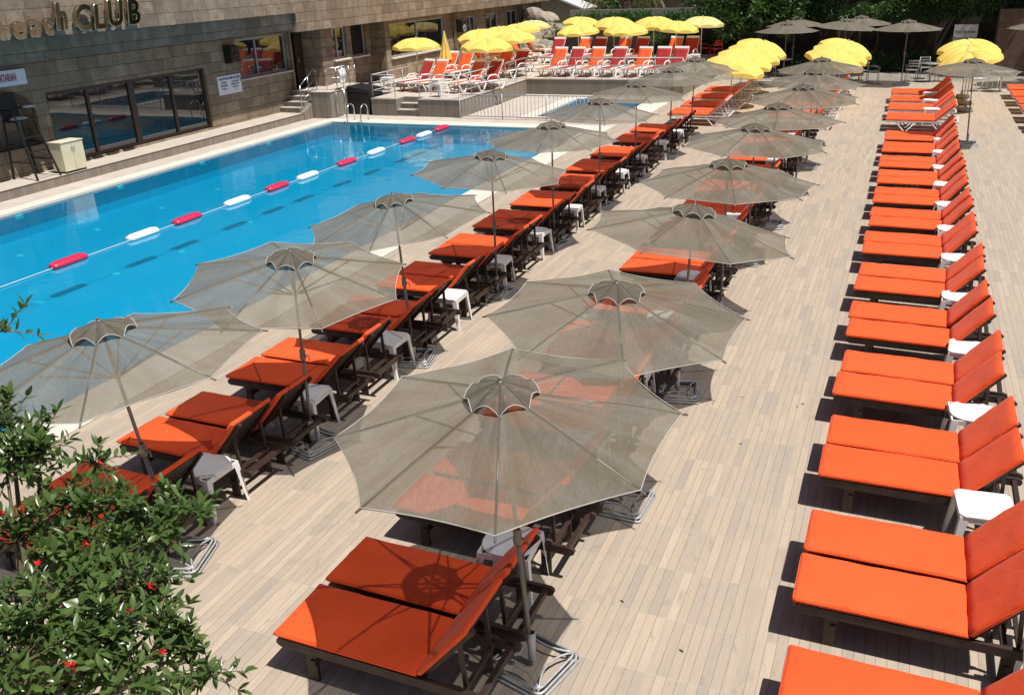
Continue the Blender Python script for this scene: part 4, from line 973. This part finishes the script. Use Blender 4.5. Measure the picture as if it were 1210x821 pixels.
def make_cafe_table(mat):
    e = empty('cafe_table'); e['category'] = 'table'; MB().lathe([(0, .70), (.36, .70), (.37, .715), (.36, .73), (0, .73)], n=24).build('tabletop', mat, e)
    MB().tube([(0, 0, .03), (0, 0, .70)], .03, 8).build('pedestal', mat, e)
    for k in range(4): MB().beam((0, 0, .04), (.26 * cos(k * pi / 2 + .7), .26 * sin(k * pi / 2 + .7), .015), .035, .025).build('foot', mat, e)
    return register(e)
TM, TW = make_cafe_table('chair_metal'), make_cafe_table('white_plastic')
for i, (x, y, a, lb) in enumerate(((-5.5, 42.3, 200, 'metal cafe chair in the shade left of the cafe tables'), (-1.85, 40.7, 170, 'metal cafe chair at the table left of the lone cafe umbrella, near side'), (-1.2, 40.9, 100, 'metal cafe chair with its side to the camera before the dark hedge'), (-2.4, 42.2, 20, 'metal cafe chair behind the left metal table'), (.25, 41.4, 190, 'metal cafe chair close to the pole of the lone cafe umbrella'), (.75, 42.4, 10, 'metal cafe chair behind the right metal table'), (1.4, 41.5, 250, 'metal cafe chair right of the right metal table'))):
    place(CM, (x, y, 0), radians(a), lb, 'metal cafe chairs in the shade')
for x, y, lb in ((-5.0, 42.9, 'round metal cafe table at the left under the trees'), (-1.75, 41.5, 'round metal cafe table in the middle under the trees'), (.95, 41.3, 'round metal cafe table right of the lone cafe umbrella')): place(TM, (x, y, 0), 0, lb, 'metal cafe tables in the shade')
place(CW, (2.6, 38.6, 0), radians(200), 'white plastic chair standing in the sun behind the right umbrella pole'); place(CW, (3.0, 39.3, 0), radians(150), 'white plastic chair beside the white round table at the right')
CW['category'] = 'chair'; place(TW, (3.3, 38.5, 0), 0, 'white round table at the right near the white chairs')
place(CR, (-8.9, 44.6, zt), radians(120), 'red plastic chair at the far right end of the terrace, left one'); place(CR, (-8.25, 44.3, zt), radians(215), 'red plastic chair at the far right end of the terrace, right one')
# ------------------------------------------------------------------ behind: walls, hedges, rockery, trees
def leaf_cloud(blobs, n, size, rnd, aspect=.45, up=.35, shell=.5):
    """leaf-sized faces through the volume of ellipsoids (cx,cy,cz,rx,ry,rz)"""
    m = MB(); W = [b[3] * b[4] * b[5] for b in blobs]; tot = sum(W)
    for b, w in zip(blobs, W):
        for _ in range(int(n * w / tot)):
            while True:
                v = Vector((rnd.gauss(0, 1), rnd.gauss(0, 1), rnd.gauss(0, 1)))
                if v.length > .01: break
            v.normalize(); r = (shell + (1 - shell) * rnd.random()) * (1 + .18 * sin(v.x * 7 + b[0]) * sin(v.y * 6 + b[1] * 3) * cos(v.z * 5))
            c = Vector((b[0] + v.x * r * b[3], b[1] + v.y * r * b[4], b[2] + v.z * r * b[5]))
            d = (v + Vector((rnd.uniform(-1, 1), rnd.uniform(-1, 1), rnd.uniform(-1, .6))) * .9).normalized()
            s = size * rnd.uniform(.6, 1.3); nrm = Vector((rnd.uniform(-1, 1), rnd.uniform(-1, 1), rnd.uniform(.1, 1) + up)).normalized(); sd = d.cross(nrm)
            if sd.length < .05: continue
            sd.normalize(); nn = sd.cross(d)
            t = c + d * s; mid = c + d * s * .5
            m.add([c, mid + sd * s * aspect * .5 + nn * s * .05, t, mid - sd * s * aspect * .5 + nn * s * .05], [(0, 1, 2, 3)], False)
    return m
def fastbuild(m, name, mat, parent=None):
    me = D.meshes.new(name); me.from_pydata(m.v, [], m.f); me.update(); me.materials.append(MATS[mat]); o = D.objects.new(name, me); COL.objects.link(o)
    if parent: o.parent = parent
    return o
rnd = random.Random(99)
def tree(x, y, h, crown, n, label, size=.22, mat='tree_leaf', trunk_r=.16, name='tree'):
    e = empty(name, (x, y, 0), 0, label, 'tree', 'trees behind the pool deck')
    tr_ = MB(); tr_.tube([(0, 0, -.1), (.05, .03, h * .35), (-.04, .05, h * .7)], [trunk_r * 1.2, trunk_r, trunk_r * .7], 10)
    tr_.build('trunk', 'bark', e); br_ = MB()
    for b in crown[:9]: br_.tube([(0, .03, h * .45), ((b[0]) * .5, (b[1]) * .5, h * .45 + (b[2] - h * .45) * .6), (b[0], b[1], b[2])], [trunk_r * .5, trunk_r * .3, .02], 6)
    br_.build('branch', 'bark', e); fastbuild(leaf_cloud(crown, n, size, rnd), 'crown', mat, e); return e
def crown(w, dpt, z0, z1, k, seed, front=0):
    r = random.Random(seed); out = []
    for _ in range(k):
        z = r.uniform(z0, z1); f = 1 - .35 * abs((z - z0) / (z1 - z0) - .45)
        a = r.uniform(.5, 1.0); out.append((r.uniform(-w, w) * f, r.uniform(-dpt, dpt) * f + front, z, a, a, a * .7))
    return out
# big trees whose crowns hang low over the cafe corner
tree(-7.0, 46.5, 6, crown(2.3, 2.0, 2.0, 7, 26, 1, -.3) + [(1.0, -2.6, 2.6, .8, .7, .6), (2.0, -2.9, 2.3, .6, .5, .8), (-.6, -2.4, 2.1, .8, .6, .6)], 17000, 'large dark leafy tree rising behind the right end of the terrace')
tree(-3.2, 46.8, 6.5, crown(2.3, 2.2, 2.9, 7.5, 22, 2, -.4), 12000, 'dark leafy tree behind the left cafe umbrellas')
tree(.9, 46.6, 6.5, crown(2.4, 2.2, 3.0, 7.5, 22, 3, -.3), 12000, 'dark leafy tree behind the lone cafe umbrella')
tree(5.0, 46.0, 6.5, crown(2.6, 2.4, 3.1, 7.5, 24, 4, -.4), 12000, 'dark leafy tree at the right behind the notice sign')
tree(9.5, 44.0, 6.5, crown(2.8, 2.8, 3.0, 7.5, 22, 5, 0), 8000, 'tree at the far right end of the deck')
def hedge(x0, x1, y, z0, z1, n, label, dpt=.7, seed=1, mat='hedge_leaf', size=.13, name='hedge'):
    r = random.Random(seed); L = x1 - x0; bl = []; k = int(L / .45)
    for i in range(k):
        for zz in ([z0 + .3, z1 - .35] if z1 - z0 > 1.2 else [(z0 + z1) / 2]): bl.append(((i + .5) * L / k + r.uniform(-.2, .2) - L / 2, r.uniform(-.15, .15) - (.25 if zz > z0 + .5 else 0), zz + r.uniform(-.14, .14), .48, dpt, .42 + r.uniform(-.08, .1)))
    e = empty(name, ((x0 + x1) / 2, y, 0), 0, label, 'hedge'); fastbuild(leaf_cloud(bl, n, size, r), 'foliage', mat, e)
    st_ = MB()
    for i in range(int(L / 1.2)): st_.tube([(-L / 2 + .6 + i * 1.2, 0, .2), (-L / 2 + .7 + i * 1.2, .1, (z0 + z1) / 2), (-L / 2 + .5 + i * 1.2, -.05, z1 - .3)], [.05, .035, .015], 6)
    st_.build('stem', 'bark', e); return e
hedge(-16.6, -8.0, 48.6, 1.6, 2.5, 21000, 'clipped green hedge running behind the terrace above the dark stone wall', .9, 3)
hedge(-12.2, -7.4, 46.95, .6, 1.5, 7000, 'low dark shrubs at the foot of the wall behind the rear loungers', .35, 8, 'tree_leaf')
hedge(-8.0, 6.6, 45.2, .0, 2.9, 30000, 'dense dark hedge in the shade behind the cafe tables', .6, 5, 'tree_leaf', .15)
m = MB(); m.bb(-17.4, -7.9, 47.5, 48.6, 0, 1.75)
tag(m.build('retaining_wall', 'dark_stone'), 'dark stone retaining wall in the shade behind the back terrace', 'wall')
tag(MB().bb(-17.4, -9.5, 49.9, 50.05, 1.6, 2.62).build('garden_wall', 'concrete'), 'grey garden wall seen above the hedge below the palm fronds', 'wall')
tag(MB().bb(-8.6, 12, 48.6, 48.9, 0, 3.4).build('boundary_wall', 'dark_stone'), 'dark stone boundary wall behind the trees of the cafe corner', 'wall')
# backdrop of wooded slope behind everything, a leafy mass
bl = []
r_ = random.Random(31)
for i in range(60): bl.append((-31 + i * .9, 64 + r_.uniform(-1.5, 1.5), r_.uniform(1.5, 5.5), 1.6, 1.3, 1.5))
tag(fastbuild(leaf_cloud(bl, 34000, .34, r_), 'distant_wood', 'tree_leaf'), kind='stuff')
tag(MB().bb(-34, 24, 67, 68, -1, 8).build('hillside', 'earth'), kind='structure')
# palm
pe = empty('palm_tree', (-15.2, 53.0, 0), 0, 'palm tree with drooping dry fronds behind the garden wall', 'palm tree')
MB().tube([(0, 0, 0), (.1, 0, 2.1), (.05, 0, 3.8)], [.32, .28, .26], 12).build('trunk', 'bark', pe)
r_ = random.Random(4)
for k in range(30):
    a = 2 * pi * k / 30 + r_.uniform(-.1, .1); L = r_.uniform(1.9, 2.8); dr = r_.uniform(.9, 1.9); m = MB(); pts = [Vector((cos(a) * L * t, sin(a) * L * t, 3.8 + .7 * sin(pi * t * .7) - dr * 1.6 * t * t)) for t in [i / 12 for i in range(13)]]
    m.tube(pts, [.03 - .002 * i for i in range(13)], 4)
    for i in range(2, 13):
        for s in (-1, 1):
            for q in (0, .5):
                p = pts[i - 1].lerp(pts[i], q); sd = Vector((-sin(a), cos(a), 0)) * s; ll = .42 * (1 - .5 * i / 13)
                tip = p + sd * ll + Vector((cos(a) * .15, sin(a) * .15, -.30)); m.add([p, p + Vector((cos(a), sin(a), 0)) * .035, tip], [(0, 1, 2)])
    m.build('frond', 'palm_leaf', pe)
# gable house and lamp
ho = empty('garden_house', (-21.0, 57.0, 0), 0, 'small beige gable house with white roof edge behind the stone building', 'house')
MB().prism([(-1.9, 0), (1.9, 0), (1.9, 2.35), (-.6, 3.3), (-1.9, 2.8)], 'y', -.2, 2.2).build('wall', 'beige_wall', ho)
MB().beam((-2.0, 1, 2.86), (-.6, 1, 3.42), 2.8, .10).beam((-.62, 1, 3.42), (2.15, 1, 2.36), 2.8, .10).build('roof', 'white_metal', ho)
MB().bb(-1.4, -.9, -.25, -.2, 1.9, 2.3).build('window', 'window_glass', ho)
le = empty('globe_lamp', (-17.9, 54.0, 0), 0, 'white globe garden lamp on a thin post beside the beige house', 'lamp')
MB().tube([(0, 0, 0), (0, 0, 2.05)], .03, 8).build('post', 'white_metal', le); MB().lathe([(0, -.15), (.08, -.13), (.14, -.05), (.15, .02), (.11, .11), (.04, .15), (0, .155)], c=(0, 0, 2.2), n=18).build('globe', 'white_plastic', le)
def rock(loc, s, seed, label, name='rock'):
    r = random.Random(seed); bm = bmesh.new(); bmesh.ops.create_icosphere(bm, subdivisions=3, radius=1); o = [Vector((r.uniform(-2, 2), r.uniform(-2, 2), r.uniform(-2, 2))) for _ in range(5)]
    for v in bm.verts:
        k = 1 + sum(.10 * sin(v.co.dot(q) * 2.2 + i) for i, q in enumerate(o)) + r.uniform(-.03, .03); v.co = Vector((v.co.x * s[0] * k, v.co.y * s[1] * k, v.co.z * s[2] * k))
    me = D.meshes.new(name); bm.to_mesh(me); bm.free(); me.materials.append(MATS['rock']); q = D.objects.new(name, me); COL.objects.link(q); q.location = loc
    return tag(q, label, 'rock', 'rocks of the rockery')
rock((-19.2, 48.3, .9), (.9, .6, .75), 1, 'pale boulder at the left foot of the rockery'); rock((-18.2, 48.0, .7), (.6, .5, .55), 2, 'rounded boulder low in the rockery beside the loungers')
rock((-18.0, 49.2, 1.6), (1.0, .6, .5), 3, 'flat boulder in the upper tier of the rockery'); rock((-19.4, 50.2, 2.1), (1.1, .7, .6), 4, 'highest boulder of the rockery below the house'); rock((-16.9, 49.5, 1.15), (.6, .5, .6), 6, 'small boulder at the right end of the rockery'); rock((-17.1, 47.9, .75), (.5, .4, .3), 9, 'low brown boulder beside the dark wall')
hedge(-19.6, -16.6, 49.6, .6, 2.0, 5000, 'loose green shrubs growing between the boulders of the rockery', .6, 17)
# brick pillar and hut at the right
tag(MB().bb(3.3, 7.5, 43.6, 44.6, 0, 2.6).build('brick_kiosk', 'brown_brick'), 'brown brick kiosk wall in the shade at the right edge', 'kiosk')
se = empty('hanging_sign', (2.1, 43.2, 1.05), 0, 'grey notice panel with two lines of dark lettering before the dark wall', 'sign')
MB().bb(-.44, .44, -.02, .02, .15, 1.0).build('panel', 'sign_grey', se); MB().bb(-.36, .36, -.02, .02, -.12, .147).build('lower_panel', 'sign_grey', se)
for sx in (-.36, .36): MB().tube([(sx, .04, -1.05), (sx, .04, .98)], .02, 6).build('post', 'steel', se)
text_obj('lettering', 'No Smoke', .17, (0, -.024, .72), 'sign_dark', FACE_MY, se, extrude=.002, offset=.003); text_obj('lettering', 'Room Service', .15, (0, -.024, .48), 'sign_dark', FACE_MY, se, extrude=.002, offset=.003)

# ------------------------------------------------------------------ pomegranate in the foreground
CAM = Vector((0, 0, 4.8))
pg = empty('pomegranate_tree', (-2.62, 1.30, 0), 0, 'pomegranate bush with glossy leaves and red flowers at the lower left', 'tree')
BO = Vector((2.62, -1.30, 0))
r_ = random.Random(77); tk = MB()
tk.tube([(-2.62, 1.30, 0), (-2.55, 1.28, 1.2), (-2.42, 1.34, 2.2), (-2.30, 1.40, 2.9)], [.075, .06, .045, .03], 9)
o = tk.build('trunk', 'bark', pg); o.location = BO
# crown as leafy boughs: centre, radius
boughs = [((-2.43, 1.67, 3.55), 0.075), ((-2.33, 1.67, 3.49), 0.077), ((-2.33, 1.55, 3.47), 0.075), ((-2.21, 1.61, 3.34), 0.055), ((-2.19, 1.43, 3.34), 0.116), ((-2.25, 1.79, 3.39), 0.021), ((-2.15, 1.67, 3.32), 0.03), ((-2.04, 1.7, 3.3), 0.055), ((-1.93, 1.73, 3.29), 0.045), ((-1.88, 1.79, 3.29), 0.031), ((-2.08, 1.51, 3.25), 0.07), ((-1.99, 1.61, 3.24), 0.059), ((-1.92, 1.47, 3.2), 0.098), ((-1.83, 1.55, 3.17), 0.035), ((-1.99, 1.31, 3.24), 0.137), ((-1.84, 1.33, 3.16), 0.134), ((-1.74, 1.44, 3.15), 0.05), ((-1.92, 1.15, 3.2), 0.158), ((-1.72, 1.31, 3.1), 0.106), ((-1.64, 1.43, 3.11), 0.034), ((-1.53, 1.41, 3.08), 0.048), ((-2.41, 1.72, 3.85), 0.008)]
lf = MB(); tw = MB(); fl_ = []
def leaf(m, base, d, nrm, L, w, fold):
    sd = d.cross(nrm).normalized(); up = sd.cross(d).normalized(); b = base; prof = ((.0, .10), (.28, .82), (.55, 1.0), (.82, .6), (1.0, .0))
    cv = [b + d * (L * t) + up * (-L * .16 * t * t) for t, _ in prof]; o = len(m.v); vs = []
    for c, (t, k) in zip(cv, prof): vs += [c, c + sd * (w * k) + up * (fold * w * k), c - sd * (w * k) + up * (fold * w * k)]
    fs = []
    for i in range(4): a = i * 3; fs += [(a, a + 3, a + 4, a + 1), (a, a + 2, a + 5, a + 3)]
    m.add(vs, fs, True)
hubp = Vector((-2.30, 1.40, 2.7))
for (c, R) in boughs:
    c = Vector(c); ns = int(900 * R * R + 5 + 170 * R) if R > .01 else 4
    if R > .01: tw.tube([hubp, hubp.lerp(c, .55) + Vector((0, 0, -.05)), c], [.018, .011, .004], 5)
    for _ in range(ns):
        v = Vector((r_.gauss(0, 1), r_.gauss(0, 1), r_.gauss(0, 1) + .25)).normalized(); rr = r_.random() ** .45
        st0 = c + v * R * rr * .55; d = (v + Vector((r_.uniform(-.6, .6), r_.uniform(-.6, .6), r_.uniform(-.1, .9)))).normalized(); L = r_.uniform(.05, .12)
        pts = [st0 + d * (L * t / 4) + Vector((0, 0, -.03 * (t / 4) ** 2)) for t in range(5)]
        tw.tube([c.lerp(st0, .3)] + pts, [.003] + [.0022, .002, .0017, .0013, .001], 4, caps=False)
        nl = int(L / .021); ph = r_.uniform(0, pi)
        for k in range(nl + 1):
            t = k / max(1, nl); p = st0 + d * L * t + Vector((0, 0, -.03 * t * t)); s0 = d.orthogonal().normalized()
            for s in (0, pi):
                q = (Matrix.Rotation(ph + k * 1.4 + s, 3, d) @ s0); ld = (q * .8 + d * .55 + Vector((0, 0, .15))).normalized()
                up = (d * .6 + Vector((r_.uniform(-.4, .4), r_.uniform(-.4, .4), .9))).normalized()
                leaf(lf, p, ld, up, r_.uniform(.026, .054), r_.uniform(.005, .0105), r_.uniform(.1, .5))
        leaf(lf, pts[-1], d, Vector((.1, .1, 1)), .042, .008, .3)
o = fastbuild(lf, 'foliage', 'pomegranate_leaf', pg); o.location = BO
o.data.polygons.foreach_set('use_smooth', [True] * len(o.data.polygons))
o = tw.build('branch', 'twig', pg); o.location = BO
def flower(p, s):
    s0_ = s
    m = MB(); a0 = r_.uniform(0, 6); ax = Vector((r_.uniform(-.5, .8), r_.uniform(-.8, .2), r_.uniform(.1, .9))).normalized(); M = Matrix.Translation(p) @ Vector((0, 0, 1)).rotation_difference(ax).to_matrix().to_4x4()
    m.lathe([(.001, -.02 * s), (.007 * s, -.016 * s), (.009 * s, 0), (.013 * s, .012 * s), (.010 * s, .013 * s), (.004 * s, .002 * s)], n=10, M=M)
    for k in range(11):
        a = a0 + k * pi / 3 + r_.uniform(-.5, .5); s = s0_ * r_.uniform(.55, .95); d = Vector((cos(a), sin(a), r_.uniform(.3, 1.6))); sd = Vector((-sin(a), cos(a), r_.uniform(-.5, .5)))
        vs = [Vector((0, 0, .008)) * s, (d * .016 + sd * .010) * s, (d * .028 + Vector((0, 0, r_.uniform(-.006, .008)))) * s, (d * .016 - sd * .010) * s]; m.add([M @ (v + Vector((0, 0, .006 * s))) for v in vs], [(0, 1, 2, 3)], True)
    q = m.build('flower', 'flower_red', pg); q.location = BO
def ray(px, py, dist):
    f, cx, cy = 1062.18, 605, 410.5; d = (FW_ + RT_ * ((px - cx) / f) - UP_ * ((py - cy) / f)).normalized(); return CAM + d * dist
f_, pitch, yaw, roll = 1062.18514, .397375959, .409716795, -.0390160796
FW_ = Vector((-sin(yaw) * cos(pitch), cos(yaw) * cos(pitch), -sin(pitch))); r0 = Vector((cos(yaw), sin(yaw), 0)); u0 = r0.cross(FW_); RT_ = r0 * cos(roll) + u0 * sin(roll); UP_ = -r0 * sin(roll) + u0 * cos(roll)
for p in [(-2.0, 1.5, 3.33), (-1.75, 1.39, 3.25), (-1.74, 1.18, 3.24), (-1.64, 1.36, 3.17), (-1.81, 1.53, 3.21), (-1.77, 1.52, 3.17), (-2.17, 1.46, 3.43), (-2.2, 1.42, 3.44), (-2.07, 1.39, 3.32), (-2.2, 1.77, 3.41)]: flower(Vector(p), r_.uniform(.38, .6))

lm = MB(); lm.add([(-.02, 0, .003), (0, .008, .008), (.022, 0, .004), (0, -.008, .007)], [(0, 1, 2, 3)]); lme = lm.mesh('fallen_leaf'); lme.materials.append(MATS['bark'])
for q in range(7):
    o = D.objects.new('fallen_leaf', lme); COL.objects.link(o); o.location = (r_.uniform(-1.7, -.5), r_.uniform(4.6, 11), 0); o.rotation_euler = (0, 0, r_.uniform(0, 6)); o.scale = (r_.uniform(.7, 1.3),) * 3
    tag(o, 'tiny dry brown leaf fallen on the open deck between the rows', 'leaf', 'dry leaves fallen on the deck')
# ------------------------------------------------------------------ camera, light, world
cam = D.cameras.new('camera'); co = D.objects.new('camera', cam); COL.objects.link(co)
R3 = Matrix((RT_, UP_, -FW_)).transposed(); co.matrix_world = Matrix.Translation(CAM) @ R3.to_4x4()
cam.sensor_fit = 'HORIZONTAL'; cam.sensor_width = 36; cam.lens = f_ / 1210 * 36; cam.clip_start = .05; cam.clip_end = 2000
sc.camera = co
S = Vector((.41, -.11, 1)).normalized()
sun = D.lights.new('sun', 'SUN'); sun.energy = 4.9; sun.angle = radians(.55); sun.color = (1.0, .955, .89)
so = D.objects.new('sun', sun); COL.objects.link(so); so.rotation_euler = S.to_track_quat('Z', 'Y').to_euler()
w = D.worlds.new('World'); sc.world = w; w.use_nodes = True; wt = w.node_tree
sky = wt.nodes.new('ShaderNodeTexSky'); sky.sky_type = 'NISHITA'; sky.sun_disc = False; sky.sun_elevation = math.asin(S.z); sky.sun_rotation = math.atan2(S.x, S.y); sky.air_density = 1; sky.dust_density = 1.2; sky.ozone_density = 1
bg = wt.nodes['Background']; wt.links.new(sky.outputs[0], bg.inputs[0]); bg.inputs[1].default_value = .052
vs_ = sc.view_settings; vs_.view_transform = 'Standard'; vs_.look = 'None'; vs_.gamma = 1; vs_.exposure = 0.16; vs_.use_curve_mapping = False
sc.render.engine = 'CYCLES'
sc.cycles.max_bounces = 8; sc.cycles.transparent_max_bounces = 24; sc.cycles.caustics_reflective = False; sc.cycles.caustics_refractive = False
